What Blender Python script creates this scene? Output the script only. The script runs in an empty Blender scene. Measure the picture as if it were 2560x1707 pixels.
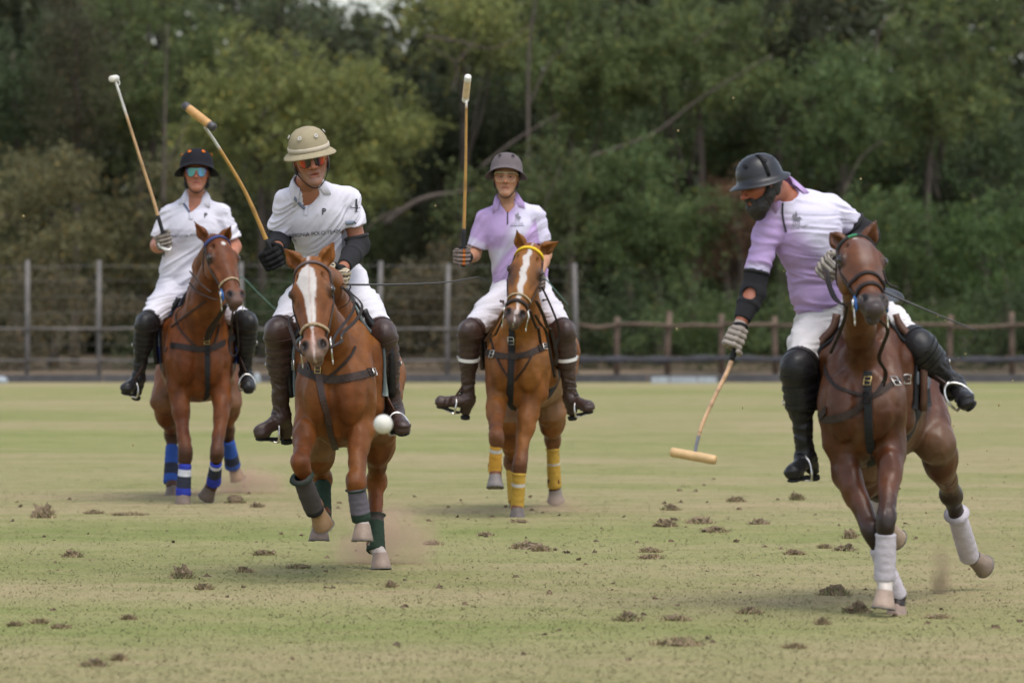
import bpy, math, random
import numpy as np
from mathutils import Vector, Matrix, noise
from mathutils.bvhtree import BVHTree

random.seed(7); np.random.seed(7)
SC = bpy.context.scene
COL = SC.collection

# ------------------------------------------------------------------ camera, sky, sun, exposure
CAM_H = 1.7; FPX = 14222.2; HORIZON = 650.0          # 200 mm lens, measured in a 2560 px wide frame
cam = bpy.data.cameras.new('camera'); camo = bpy.data.objects.new('camera', cam); COL.objects.link(camo)
camo.location = (0, 0, CAM_H); camo.rotation_euler = (math.radians(90), 0, 0)
cam.lens = 200; cam.sensor_width = 36; cam.shift_y = -(853.5 - HORIZON) / 2560
cam.clip_start = 0.5; cam.clip_end = 3000
cam.dof.use_dof = True; cam.dof.focus_distance = 32.3; cam.dof.aperture_fstop = 3.8
SC.camera = camo
SUN_EL, SUN_AZ = math.radians(66), math.radians(35)   # azimuth: to the camera's right and behind it
w = bpy.data.worlds.new('World'); SC.world = w; w.use_nodes = True
nt = w.node_tree; nt.nodes.clear()
sky = nt.nodes.new('ShaderNodeTexSky'); sky.sky_type = 'NISHITA'; sky.sun_disc = False
sky.sun_elevation = SUN_EL; sky.sun_rotation = math.radians(180 - 35)
sky.air_density = 1.0; sky.dust_density = 2.0; sky.ozone_density = 1.0
bg = nt.nodes.new('ShaderNodeBackground'); bg.inputs['Strength'].default_value = 0.15
hsv = nt.nodes.new('ShaderNodeHueSaturation'); hsv.inputs['Saturation'].default_value = 0.50
wo = nt.nodes.new('ShaderNodeOutputWorld')
nt.links.new(sky.outputs[0], hsv.inputs['Color']); nt.links.new(hsv.outputs[0], bg.inputs[0]); nt.links.new(bg.outputs[0], wo.inputs[0])
sl = bpy.data.lights.new('sun', 'SUN'); sl.energy = 1.0; sl.angle = math.radians(32); sl.color = (1, .95, .88)
slo = bpy.data.objects.new('sun', sl); COL.objects.link(slo)
sd = Vector((math.cos(SUN_EL) * math.sin(SUN_AZ), -math.cos(SUN_EL) * math.cos(SUN_AZ), math.sin(SUN_EL)))
slo.rotation_euler = sd.to_track_quat('Z', 'Y').to_euler()
SC.view_settings.view_transform = 'Standard'; SC.view_settings.look = 'None'
SC.view_settings.exposure = 0.88; SC.view_settings.gamma = 1.0; SC.view_settings.use_curve_mapping = False
try:
    SC.cycles.volume_step_rate = 2.0; SC.cycles.volume_max_steps = 64
except Exception: pass

def P(px, py, Y):
    """world point at distance Y that stands where the photograph shows (px, py)"""
    return np.array([(px - 1280) * Y / FPX, Y, CAM_H + (HORIZON - py) * Y / FPX])
def GY(py): return CAM_H * FPX / (py - HORIZON)       # distance of a ground point
def unit(v): v = np.asarray(v, float); return v / (np.linalg.norm(v) + 1e-12)
def V3(*a): return np.array(a, float)

# ------------------------------------------------------------------ materials
def mat(name, color=None, rough=.6, attr=False, var=.12, vscale=6., bump=0., bscale=60., metal=0., spec=.5, sheen=0., coat=0., bump2=0., b2scale=8., trans=0., sss=0.):
    m = bpy.data.materials.new(name); m.use_nodes = True
    t = m.node_tree; b = t.nodes['Principled BSDF']; L = t.links.new
    b.inputs['Roughness'].default_value = rough; b.inputs['Metallic'].default_value = metal
    b.inputs['Specular IOR Level'].default_value = spec
    if sheen: b.inputs['Sheen Weight'].default_value = sheen; b.inputs['Sheen Roughness'].default_value = .5
    if coat: b.inputs['Coat Weight'].default_value = coat; b.inputs['Coat Roughness'].default_value = .15
    if sss: b.inputs['Subsurface Weight'].default_value = sss; b.inputs['Subsurface Radius'].default_value = (.01, .004, .002); b.inputs['Subsurface Scale'].default_value = 1.
    tc = t.nodes.new('ShaderNodeTexCoord')
    n1 = t.nodes.new('ShaderNodeTexNoise'); n1.inputs['Scale'].default_value = vscale; n1.inputs['Detail'].default_value = 5
    L(tc.outputs['Object'], n1.inputs['Vector'])
    mr = t.nodes.new('ShaderNodeMapRange'); mr.inputs[1].default_value = .25; mr.inputs[2].default_value = .75
    mr.inputs[3].default_value = 1 - var; mr.inputs[4].default_value = 1 + var
    L(n1.outputs[0], mr.inputs[0])
    mul = t.nodes.new('ShaderNodeVectorMath'); mul.operation = 'SCALE'
    if attr:
        a = t.nodes.new('ShaderNodeAttribute'); a.attribute_name = 'Col'; L(a.outputs['Color'], mul.inputs[0])
    else:
        mul.inputs[0].default_value = color
    L(mr.outputs[0], mul.inputs['Scale']); L(mul.outputs[0], b.inputs['Base Color'])
    last = None
    if bump2:
        n3 = t.nodes.new('ShaderNodeTexNoise'); n3.inputs['Scale'].default_value = b2scale; n3.inputs['Detail'].default_value = 4
        L(tc.outputs['Object'], n3.inputs['Vector'])
        bp = t.nodes.new('ShaderNodeBump'); bp.inputs['Strength'].default_value = bump2; bp.inputs['Distance'].default_value = .02
        L(n3.outputs[0], bp.inputs['Height']); last = bp
    if bump:
        n2 = t.nodes.new('ShaderNodeTexNoise'); n2.inputs['Scale'].default_value = bscale; n2.inputs['Detail'].default_value = 3
        L(tc.outputs['Object'], n2.inputs['Vector'])
        bq = t.nodes.new('ShaderNodeBump'); bq.inputs['Strength'].default_value = bump; bq.inputs['Distance'].default_value = .004
        L(n2.outputs[0], bq.inputs['Height'])
        if last: L(last.outputs[0], bq.inputs['Normal'])
        last = bq
    if last: L(last.outputs[0], b.inputs['Normal'])
    if trans:
        tr = t.nodes.new('ShaderNodeBsdfTranslucent'); mx = t.nodes.new('ShaderNodeMixShader'); mx.inputs[0].default_value = trans
        L(mul.outputs[0], tr.inputs[0]); L(b.outputs[0], mx.inputs[1]); L(tr.outputs[0], mx.inputs[2])
        L(mx.outputs[0], t.nodes['Material Output'].inputs[0])
    return m

M = {}
M['coat'] = mat('horse_coat', rough=.50, attr=True, var=.26, vscale=7, bump=.35, bscale=150, spec=.25, bump2=.35, b2scale=14)
M['coat_wet'] = mat('sweaty_bay_coat', rough=.42, attr=True, var=.2, vscale=6, bump=.25, bscale=120, spec=.35, bump2=.3, b2scale=11)
M['skin'] = mat('skin', rough=.5, attr=True, var=.10, vscale=22, bump=.15, bscale=200, spec=.4, sss=.12)
M['cloth'] = mat('knitted_jersey', rough=.9, attr=True, var=.07, vscale=9, bump=.15, bscale=400, spec=.12, bump2=.35, b2scale=9)
M['breeches'] = mat('white_breeches', rough=.9, attr=True, var=.07, vscale=7, bump=.15, bscale=300, spec=.12, bump2=.3, b2scale=9)
M['black_leather'] = mat('black_leather', (.012, .011, .012), rough=.42, var=.35, vscale=12, bump=.4, bscale=160, spec=.35, bump2=.3, b2scale=18)
M['brown_leather'] = mat('dark_brown_leather', (.042, .021, .016), rough=.45, var=.35, vscale=12, bump=.4, bscale=160, bump2=.3, b2scale=18)
M['tan_leather'] = mat('worn_brown_leather', (.11, .05, .032), rough=.5, var=.3, vscale=14, bump=.4, bscale=160)
M['strap'] = mat('strap_leather', (.018, .011, .009), rough=.6, var=.4, vscale=25, bump=.3, bscale=200, spec=.3)
M['strap_grey'] = mat('worn_grey_strap_leather', (.034, .022, .017), rough=.65, var=.4, vscale=25, bump=.3, bscale=200, spec=.25)
M['shoe'] = mat('worn_shoe_iron', (.16, .15, .14), rough=.65, metal=.6, var=.3, vscale=30)
M['black_web'] = mat('black_webbing', (.010, .010, .011), rough=.85, var=.3, vscale=25, bump=.3, bscale=300)
M['neoprene'] = mat('black_neoprene', (.010, .0095, .012), rough=.95, var=.25, vscale=20, bump=.2, bscale=300)
M['rope'] = mat('braided_rope', (.33, .24, .14), rough=.8, var=.5, vscale=90, bump=.6, bscale=150)
M['steel'] = mat('steel', (.58, .56, .52), rough=.3, metal=1., var=.12, vscale=20)
M['brass'] = mat('brass', (.45, .33, .14), rough=.35, metal=1., var=.12, vscale=20)
M['eye'] = mat('horse_eye', (.012, .008, .006), rough=.08, var=.1, spec=.7)
M['hoof'] = mat('hoof_horn', rough=.6, attr=True, var=.3, vscale=18, bump=.4, bscale=60)
M['wrap'] = mat('leg_wrap_fleece', rough=.9, attr=True, var=.12, vscale=15, bump=.5, bscale=120, spec=.2, bump2=.3, b2scale=25)
M['pad'] = mat('saddle_pad', rough=.9, attr=True, var=.12, vscale=15, bump=.4, bscale=150, spec=.2)
M['cane'] = mat('cane_shaft', rough=.4, attr=True, var=.18, vscale=25, spec=.5)
M['wood'] = mat('mallet_wood', rough=.45, attr=True, var=.15, vscale=30, bump=.1, bscale=90)
M['ball'] = mat('white_ball_plastic', (.60, .58, .51), rough=.6, var=.12, vscale=30)
M['ink'] = mat('dark_print', (.028, .030, .035), rough=.8, var=.1)
M['greyink'] = mat('grey_print', (.17, .16, .19), rough=.8, var=.1)
M['paleprint'] = mat('pale_print', (.55, .58, .70), rough=.8, var=.1)
M['hair'] = mat('dark_hair', (.014, .010, .008), rough=.6, var=.4, vscale=60, bump=.6, bscale=120)
M['sclera'] = mat('eye_white', (.30, .24, .21), rough=.3, var=.05)
M['white_plastic'] = mat('white_band', (.70, .68, .66), rough=.6, var=.08)
M['cord'] = mat('green_whip_cord', (.06, .13, .10), rough=.5, var=.2)
M['darkcord'] = mat('dark_whip_cord', (.035, .034, .036), rough=.45, var=.2)
M['blue_rubber'] = mat('blue_bit_guard', (.02, .11, .35), rough=.5, var=.15)
M['helmet'] = mat('helmet_cloth', rough=.85, attr=True, var=.10, vscale=25, bump=.25, bscale=350, spec=.15)
M['helmet_black'] = mat('helmet_leather', rough=.36, attr=True, var=.15, vscale=14, bump=.2, bscale=200)
M['lens'] = mat('mirror_lens', rough=.12, attr=True, var=.04, spec=.8)
M['clear'] = mat('clear_frame', (.62, .58, .36), rough=.25, var=.08, spec=.7)
M['bark'] = mat('bark', (.085, .066, .052), rough=.9, var=.4, vscale=4, bump=.8, bscale=20)
M['leaf'] = mat('leaves', rough=.6, attr=True, var=.25, vscale=1.2, trans=.28, spec=.25)
M['postgrey'] = mat('weathered_grey_post', (.145, .135, .128), rough=.9, var=.3, vscale=6, bump=.4, bscale=40)
M['railgrey'] = mat('weathered_grey_rail', (.135, .122, .11), rough=.9, var=.3, vscale=6, bump=.4, bscale=40)
M['railbrown'] = mat('weathered_brown_wood', (.115, .078, .055), rough=.9, var=.35, vscale=6, bump=.4, bscale=40)
M['wire'] = mat('fence_wire', (.16, .15, .14), rough=.6, var=.1)
M['hose'] = mat('dark_netting', (.045, .045, .052), rough=.8, var=.3, vscale=6)
M['sideboard'] = mat('dark_side_board', (.075, .070, .070), rough=.85, var=.35, vscale=5)
M['whiteboard'] = mat('white_painted_board', (.30, .33, .36), rough=.6, var=.2, vscale=9)
M['soil'] = mat('dry_turf_soil', rough=1., attr=True, var=.4, vscale=40, bump=.8, bscale=90)

# ------------------------------------------------------------------ object helpers
OFF = {}
def root(name, loc, label, cat, group=None):
    o = bpy.data.objects.new(name, None); COL.objects.link(o); o.location = tuple(loc); o.empty_display_size = .2
    o['label'] = label; o['category'] = cat
    if group: o['group'] = group
    OFF[o.name] = np.array(loc, float); return o
def mesh_data(name, v, f, m, col=None, smooth=True):
    v = np.ascontiguousarray(v, np.float32); me = bpy.data.meshes.new(name)
    if isinstance(f, np.ndarray):
        n, k = f.shape
        me.vertices.add(len(v)); me.vertices.foreach_set('co', v.ravel())
        me.loops.add(n * k); me.loops.foreach_set('vertex_index', np.ascontiguousarray(f, np.int32).ravel())
        me.polygons.add(n); me.polygons.foreach_set('loop_start', np.arange(0, n * k, k, dtype=np.int32))
        me.polygons.foreach_set('loop_total', np.full(n, k, np.int32)); me.update(calc_edges=True)
    else:
        me.from_pydata(v.tolist(), [], [tuple(int(i) for i in q) for q in f])
    if smooth: me.polygons.foreach_set('use_smooth', np.ones(len(me.polygons), bool))
    if col is not None:
        col = np.asarray(col, np.float32)
        if col.ndim == 1: col = np.tile(col, (len(v), 1))
        c4 = np.ones((len(v), 4), np.float32); c4[:, :3] = col
        a = me.color_attributes.new('Col', 'FLOAT_COLOR', 'POINT'); a.data.foreach_set('color', c4.ravel())
    if m is not None: me.materials.append(m)
    me.update(); return me
def part(name, vf, m, parent=None, col=None, smooth=True, label=None, cat=None, group=None, kind=None):
    v, f = vf; v = np.asarray(v, float)
    off = OFF[parent.name] if parent is not None else np.zeros(3)
    if parent is None and kind is None and len(v):      # a single-mesh thing: origin at its base
        off = np.array([(v[:, 0].min() + v[:, 0].max()) / 2, (v[:, 1].min() + v[:, 1].max()) / 2, v[:, 2].min()])
    o = bpy.data.objects.new(name, mesh_data(name, v - off, f, m, col, smooth)); COL.objects.link(o)
    if parent is not None: o.parent = parent
    else: o.location = off
    OFF[o.name] = off
    if label: o['label'] = label
    if cat: o['category'] = cat
    if group: o['group'] = group
    if kind: o['kind'] = kind
    return o
def join(*vfs):
    V, Fs, n = [], [], 0
    for v, f in vfs:
        v = np.asarray(v, float).reshape(-1, 3); V.append(v)
        Fs += [tuple(int(i) + n for i in q) for q in f]; n += len(v)
    return np.concatenate(V), Fs
def normals(v, f):
    n = np.zeros_like(v); f = np.asarray(f)
    c = np.cross(v[f[:, 2]] - v[f[:, 0]], v[f[:, 3]] - v[f[:, 1]])
    for i in range(4): np.add.at(n, f[:, i], c)
    return n / (np.linalg.norm(n, axis=1, keepdims=True) + 1e-12)
def catmull(pts, n=6):
    pts = [np.asarray(p, float) for p in pts]
    if len(pts) < 3:
        return np.array([pts[0] + (pts[-1] - pts[0]) * t for t in np.linspace(0, 1, n + 1)])
    Q = [2 * pts[0] - pts[1]] + pts + [2 * pts[-1] - pts[-2]]; out = []
    for i in range(1, len(Q) - 2):
        for s in range(n):
            t = s / n; a, b, c, d = Q[i - 1], Q[i], Q[i + 1], Q[i + 2]
            out.append(.5 * ((2 * b) + (c - a) * t + (2 * a - 5 * b + 4 * c - d) * t * t + (3 * b - a - 3 * c + d) * t ** 3))
    out.append(pts[-1]); return np.array(out)
def sweep(pts, ra, rb=None, nrm=None, n=8, square=False, closed=False):
    """tube / ribbon: ra half-width across, rb half-thickness along the normal"""
    pts = np.asarray(pts, float); N = len(pts); rb = ra if rb is None else rb
    ra = np.broadcast_to(ra, (N,)); rb = np.broadcast_to(rb, (N,))
    V = []; up = V3(0, 0, 1)
    prev = None
    for i in range(N):
        t = unit(pts[min(i + 1, N - 1)] - pts[max(i - 1, 0)]) if not closed else unit(pts[(i + 1) % N] - pts[i - 1])
        if nrm is not None: nn = np.asarray(nrm[i] if np.ndim(nrm) == 2 else nrm, float)
        elif prev is not None: nn = prev
        else: nn = up if abs(t[2]) < .9 else V3(1, 0, 0)
        nn = unit(nn - t * (nn @ t)); prev = nn; b = np.cross(t, nn)
        if square: ring = [(-1, -1), (1, -1), (1, 1), (-1, 1)]; V += [pts[i] + b * ra[i] * x + nn * rb[i] * y for x, y in ring]
        else: V += [pts[i] + b * ra[i] * math.cos(a) + nn * rb[i] * math.sin(a) for a in np.linspace(0, 2 * math.pi, n, endpoint=False)]
    n = 4 if square else n; Fc = []
    for i in range(N if closed else N - 1):
        for j in range(n):
            a, b2 = i * n + j, i * n + (j + 1) % n; c, d = ((i + 1) % N) * n + (j + 1) % n, ((i + 1) % N) * n + j
            Fc.append((a, b2, c, d))
    if not closed: Fc.append(tuple(range(n))[::-1]); Fc.append(tuple(range((N - 1) * n, N * n)))
    return np.array(V), Fc
def box(c, s, R=np.eye(3), bev=.0):
    c = np.asarray(c, float); V = []; Fc = []
    for z in (-1, 1):
        for x, y in ((-1, -1), (1, -1), (1, 1), (-1, 1)): V.append(c + R @ (np.array([x, y, z]) * np.array(s) / 2))
    Fc = [(3, 2, 1, 0), (4, 5, 6, 7), (0, 1, 5, 4), (1, 2, 6, 5), (2, 3, 7, 6), (3, 0, 4, 7)]
    return np.array(V), Fc
def sphere(c, r, R=np.eye(3), n=12, m=8):
    V = []; Fc = []; r = np.broadcast_to(r, (3,))
    for i in range(m + 1):
        th = math.pi * i / m
        for j in range(n):
            a = 2 * math.pi * j / n
            V.append(np.asarray(c) + R @ (r * np.array([math.sin(th) * math.cos(a), math.sin(th) * math.sin(a), math.cos(th)])))
    for i in range(m):
        for j in range(n): Fc.append((i * n + j, (i + 1) * n + j, (i + 1) * n + (j + 1) % n, i * n + (j + 1) % n))
    return np.array(V), Fc
class Fr:
    """local frame"""
    def __init__(s, o, x, y, z): s.o = np.asarray(o, float); s.R = np.column_stack([unit(x), unit(y), unit(z)])
    def __call__(s, x, y, z): return s.o + s.R @ np.array([x, y, z], float)
    def d(s, x, y, z): return s.R @ np.array([x, y, z], float)
    def inv(s, p): return (np.asarray(p) - s.o) @ s.R
def frame_from(o, z, yhint):
    """z along z, y as near yhint as possible"""
    z = unit(z); y = np.asarray(yhint, float); y = unit(y - z * (y @ z)); return Fr(o, np.cross(y, z), y, z)

# ------------------------------------------------------------------ implicit surfaces (smooth union of capsules and ellipsoids) -> quads
def cone(a, b, ra, rb, k=.02, op='u', fl=None, caps=False):
    a = np.asarray(a, float); b = np.asarray(b, float); rm = max(ra, rb)
    lo = np.minimum(a, b) - rm; hi = np.maximum(a, b) + rm
    def f(X, Y, Z):
        ba = b - a; L2 = float(ba @ ba) + 1e-9
        x, y, z = X - a[0], Y - a[1], Z - a[2]
        tt = (x * ba[0] + y * ba[1] + z * ba[2]) / L2; t = np.clip(tt, 0, 1)
        x = x - t * ba[0]; y = y - t * ba[1]; z = z - t * ba[2]
        if fl is not None:
            u = unit(fl[0]); g = 1 / fl[1] - 1; q = (x * u[0] + y * u[1] + z * u[2]) * g
            x = x + q * u[0]; y = y + q * u[1]; z = z + q * u[2]
        d = np.sqrt(x * x + y * y + z * z) - (ra + (rb - ra) * t)
        if fl is not None and fl[1] < 1: d = d * (.5 + .5 * fl[1])
        if caps: L = math.sqrt(L2); d = np.maximum(d, np.maximum(-tt * L, (tt - 1) * L))
        return d
    return (f, lo, hi, k, op)
def ell(c, r, k=.02, op='u', R=np.eye(3)):
    c = np.asarray(c, float); r = np.asarray(r, float); e = np.sqrt(((R * r) ** 2).sum(1))
    def f(X, Y, Z):
        x, y, z = X - c[0], Y - c[1], Z - c[2]; k0 = 0; k1 = 0
        for i in range(3):
            q = (x * R[0, i] + y * R[1, i] + z * R[2, i]) / r[i]; k0 = k0 + q * q; k1 = k1 + (q / r[i]) ** 2
        k0 = np.sqrt(k0); return k0 * (k0 - 1) / (np.sqrt(k1) + 1e-6)
    return (f, c - e, c + e, k, op)
def nets(Fv, lo, h):
    s = Fv < 0
    c = np.zeros(tuple(np.array(s.shape) - 1), np.int8)
    for dx in (0, 1):
        for dy in (0, 1):
            for dz in (0, 1): c += s[dx:s.shape[0] - 1 + dx, dy:s.shape[1] - 1 + dy, dz:s.shape[2] - 1 + dz]
    act = (c > 0) & (c < 8); idx = np.argwhere(act); gid = np.full(act.shape, -1, np.int32); gid[act] = np.arange(len(idx))
    acc = np.zeros((len(idx), 3)); cnt = np.zeros(len(idx))
    cs = [(x, y, z) for x in (0, 1) for y in (0, 1) for z in (0, 1)]
    for A in cs:
        for B in cs:
            if sum(B) == sum(A) + 1 and sum(abs(p - q) for p, q in zip(A, B)) == 1:
                v0 = Fv[idx[:, 0] + A[0], idx[:, 1] + A[1], idx[:, 2] + A[2]]; v1 = Fv[idx[:, 0] + B[0], idx[:, 1] + B[1], idx[:, 2] + B[2]]
                cr = (v0 < 0) != (v1 < 0); t = np.where(cr, v0 / np.where(cr, v0 - v1, 1), 0)
                acc += np.where(cr[:, None], np.array(A) + t[:, None] * (np.array(B) - np.array(A)), 0); cnt += cr
    v = np.asarray(lo) + h * (idx + acc / cnt[:, None]); quads = []
    for ax in range(3):
        o1, o2 = [(1, 2), (2, 0), (0, 1)][ax]
        sl0 = [slice(None)] * 3; sl1 = [slice(None)] * 3; sl0[ax] = slice(0, -1); sl1[ax] = slice(1, None)
        for o in (o1, o2): sl0[o] = slice(1, -1); sl1[o] = slice(1, -1)
        s0, s1 = s[tuple(sl0)], s[tuple(sl1)]; e = np.argwhere(s0 != s1); ins = s0[tuple(e.T)]
        e = e.copy(); e[:, o1] += 1; e[:, o2] += 1
        def g(d1, d2):
            q = e.copy(); q[:, o1] += d1; q[:, o2] += d2; return gid[tuple(q.T)]
        a, b, c2, d = g(-1, -1), g(0, -1), g(0, 0), g(-1, 0)
        q = np.stack([a, b, c2, d], 1); q[~ins] = q[~ins][:, ::-1]; quads.append(q)
    q = np.concatenate(quads); return v, q[(q >= 0).all(1)]
def solid(prims, h, lo=None, hi=None):
    us = [p for p in prims if p[4] == 'u']
    if lo is None: lo = np.min([p[1] for p in us], 0) - 3 * h - .01; hi = np.max([p[2] for p in us], 0) + 3 * h + .01
    n = np.ceil((hi - lo) / h).astype(int) + 1; Fv = np.full(tuple(n), .2, np.float32)
    ax = [(lo[i] + h * np.arange(n[i])).astype(np.float32) for i in range(3)]
    for f, pl, ph, k, op in prims:
        mg = k + 3 * h
        i0 = np.maximum(np.floor((pl - mg - lo) / h).astype(int), 0); i1 = np.minimum(np.ceil((ph + mg - lo) / h).astype(int) + 1, n)
        if (i1 <= i0).any(): continue
        w_ = tuple(slice(i0[i], i1[i]) for i in range(3))
        d = f(ax[0][w_[0]][:, None, None], ax[1][w_[1]][None, :, None], ax[2][w_[2]][None, None, :]).astype(np.float32)
        c = Fv[w_]
        if op == 'u':
            hh = np.maximum(k - np.abs(c - d), 0) / k; Fv[w_] = np.minimum(c, d) - hh * hh * k * .25
        else:
            hh = np.maximum(k - np.abs(c + d), 0) / k; Fv[w_] = np.maximum(c, -d) + hh * hh * k * .25
    return nets(Fv, lo, h)
def folds(v, f, Rl, amp=.006, freq=(9, 9, 26), mask=None, seed=0):
    """push cloth vertices in and out so that it creases; Rl = local axes, freq per axis"""
    n = normals(v, f); q = (v @ Rl) * np.array(freq) + seed * 7.3
    d = np.empty(len(v))
    for i in range(len(v)):
        a = q[i]; w1 = noise.noise(Vector(a * .45 + 3.1))
        p1 = Vector((a[0] + w1 * 2.2, a[1] + w1 * 1.3, a[2] + w1 * 2.8)); r1 = 1 - 2.6 * abs(noise.noise(p1))
        d[i] = max(r1, -.3) * .8 + .45 * noise.noise(p1 * .6 + Vector((5, 2, 9))) + .35 * (1 - 2 * abs(noise.noise(p1 * 2.1 + Vector((1, 7, 3))))) - .45
    if mask is not None: d = d * mask
    return v + n * (d * amp)[:, None]
def bvh_of(v, f): return BVHTree.FromPolygons(np.asarray(v).tolist(), np.asarray(f).tolist() if isinstance(f, np.ndarray) else f)
CAMP = Vector((0, 0, CAM_H))
def cast(b, px, py):
    d = Vector(P(px, py, 10)) - CAMP; d.normalize(); l, nn, i, ds = b.ray_cast(CAMP, d, 80)
    return (np.array(l), np.array(nn)) if l is not None else (None, None)
def near(b, p):
    l, nn, i, ds = b.find_nearest(Vector(p)); return np.array(l), np.array(nn)
def strap_on(b, pts, w_, t=.003, off=.004, dens=5, snap=True):
    """leather strap lying on a surface; pts are points near it"""
    c = catmull(pts, dens); N = []
    if snap:
        q = []
        for p in c: l, nn = near(b, p); q.append(l + nn * off); N.append(nn)
        c = np.array(q); N = np.array(N)
        for _ in range(2): c[1:-1] = (c[:-2] + 2 * c[1:-1] + c[2:]) / 4; N[1:-1] = (N[:-2] + N[1:-1] + N[2:]) / 3
    return sweep(c, w_ / 2, t, N, square=True)
def strap_seen(b, pp, Y, w_, t=.004, off=.007, dens=6):
    """strap lying on a body, measured where the photograph shows it"""
    c2 = catmull([V3(x, y, 0) for x, y in pp], dens); q = []; N = []; last = Y
    for x, y, _ in c2:
        l, nn = cast(b, x, y)
        if l is None or abs(l[1] - last) > .5: l, nn = near(b, P(x, y, last))
        last = l[1]; q.append(l + nn * off); N.append(nn)
    c = np.array(q); N = np.array(N)
    for _ in range(3):
        c[1:-1] = (c[:-2] + 2 * c[1:-1] + c[2:]) / 4; N[1:-1] = (N[:-2] + N[1:-1] + N[2:]) / 3
    return sweep(c, w_ / 2, t, N, square=True)
def ring(c, z, r, t, x=None, n=20, sx=1.):
    fr = frame_from(c, z, x if x is not None else (V3(1, .1, .2) if abs(unit(z)[0]) < .9 else V3(0, 0, 1)))
    pts = [fr(r * sx * math.cos(a), r * math.sin(a), 0) for a in np.linspace(0, 2 * math.pi, n, endpoint=False)]
    return sweep(pts, t, n=6, closed=True, nrm=fr.d(0, 0, 1))
# ------------------------------------------------------------------ ground
def ground_mat(name, grass=True):
    m = bpy.data.materials.new(name); m.use_nodes = True; t = m.node_tree; L = t.links.new; b = t.nodes['Principled BSDF']
    b.inputs['Roughness'].default_value = .95; b.inputs['Specular IOR Level'].default_value = .12
    g = t.nodes.new('ShaderNodeNewGeometry')
    def nz(s, d=5, r=.55, sx=1., sy=1.):
        mp = t.nodes.new('ShaderNodeMapping'); mp.inputs['Scale'].default_value = (sx, sy, .02)
        L(g.outputs['Position'], mp.inputs[0])
        n = t.nodes.new('ShaderNodeTexNoise'); n.inputs['Scale'].default_value = s; n.inputs['Detail'].default_value = d; n.inputs['Roughness'].default_value = r
        L(mp.outputs[0], n.inputs['Vector']); return n.outputs[0]
    def ramp(src, stops):
        r = t.nodes.new('ShaderNodeValToRGB'); e = r.color_ramp.elements
        e[0].position, e[0].color = stops[0][0], (*stops[0][1], 1); e[1].position, e[1].color = stops[-1][0], (*stops[-1][1], 1)
        for p, c in stops[1:-1]: q = e.new(p); q.color = (*c, 1)
        L(src, r.inputs[0]); return r.outputs[0]
    def mix(a, c, f, mode='MIX'):
        x = t.nodes.new('ShaderNodeMix'); x.data_type = 'RGBA'; x.blend_type = mode
        if isinstance(f, float): x.inputs[0].default_value = f
        else: L(f, x.inputs[0])
        L(a, x.inputs[6]); L(c, x.inputs[7]); return x.outputs[2]
    if grass:
        c1 = ramp(nz(.55, 7, .62, .45, 1.), [(.30, (.165, .178, .066)), (.42, (.205, .205, .086)), (.52, (.245, .225, .112)), (.64, (.28, .24, .134)), (.75, (.31, .255, .155))])
        c2 = ramp(nz(2.6, 6, .7), [(.36, (.150, .170, .060)), (.50, (.235, .22, .105)), (.66, (.32, .265, .155))])
        c = mix(c1, c2, .35); cb_ = ramp(nz(.16, 6, .65, .35, 1.), [(.38, (.90, 1.0, .76)), (.50, (1.06, 1.05, .98)), (.62, (1.20, 1.10, 1.16))]); c = mix(c, cb_, .9, 'MULTIPLY')
        c3 = ramp(nz(40, 4, .7), [(.3, (.76, .77, .74)), (.5, (1, 1, 1)), (.72, (1.18, 1.16, 1.12))]); c = mix(c, c3, .85, 'MULTIPLY')
        dirt = ramp(nz(1.6, 6, .7, .6, 1.), [(.62, (0, 0, 0)), (.72, (1, 1, 1))])
        rgb = t.nodes.new('ShaderNodeRGB'); rgb.outputs[0].default_value = (.235, .165, .105, 1)
        sc = t.nodes.new('ShaderNodeMath'); sc.operation = 'MULTIPLY'; sc.inputs[1].default_value = .75; L(dirt, sc.inputs[0])
        c = mix(c, rgb.outputs[0], sc.outputs[0])
    else:
        c = ramp(nz(.5, 7, .65), [(.3, (.055, .052, .035)), (.48, (.13, .10, .07)), (.6, (.20, .15, .10)), (.75, (.10, .10, .05))])
    L(c, b.inputs['Base Color'])
    bp = t.nodes.new('ShaderNodeBump'); bp.inputs['Strength'].default_value = .5; bp.inputs['Distance'].default_value = .03
    L(nz(45, 4, .7), bp.inputs['Height']); L(bp.outputs[0], b.inputs['Normal']); return m
MG = ground_mat('mown_dry_grass'); ME = ground_mat('dry_earth', False)
def sheet(name, x0, x1, y0, y1, z, m, nx=2, ny=2):
    xs = np.linspace(x0, x1, nx); ys = np.linspace(y0, y1, ny); X, Y = np.meshgrid(xs, ys, indexing='ij')
    v = np.stack([X, Y, np.full_like(X, z)], -1).reshape(-1, 3)
    f = [(i * ny + j, (i + 1) * ny + j, (i + 1) * ny + j + 1, i * ny + j + 1) for i in range(nx - 1) for j in range(ny - 1)]
    return part(name, (v, f), m, kind='structure', smooth=False)
sheet('ground', -600, 600, -100, 1200, -.004, ME)
sheet('grass_field', -120, 120, -60, 79.0, 0, MG)
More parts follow.
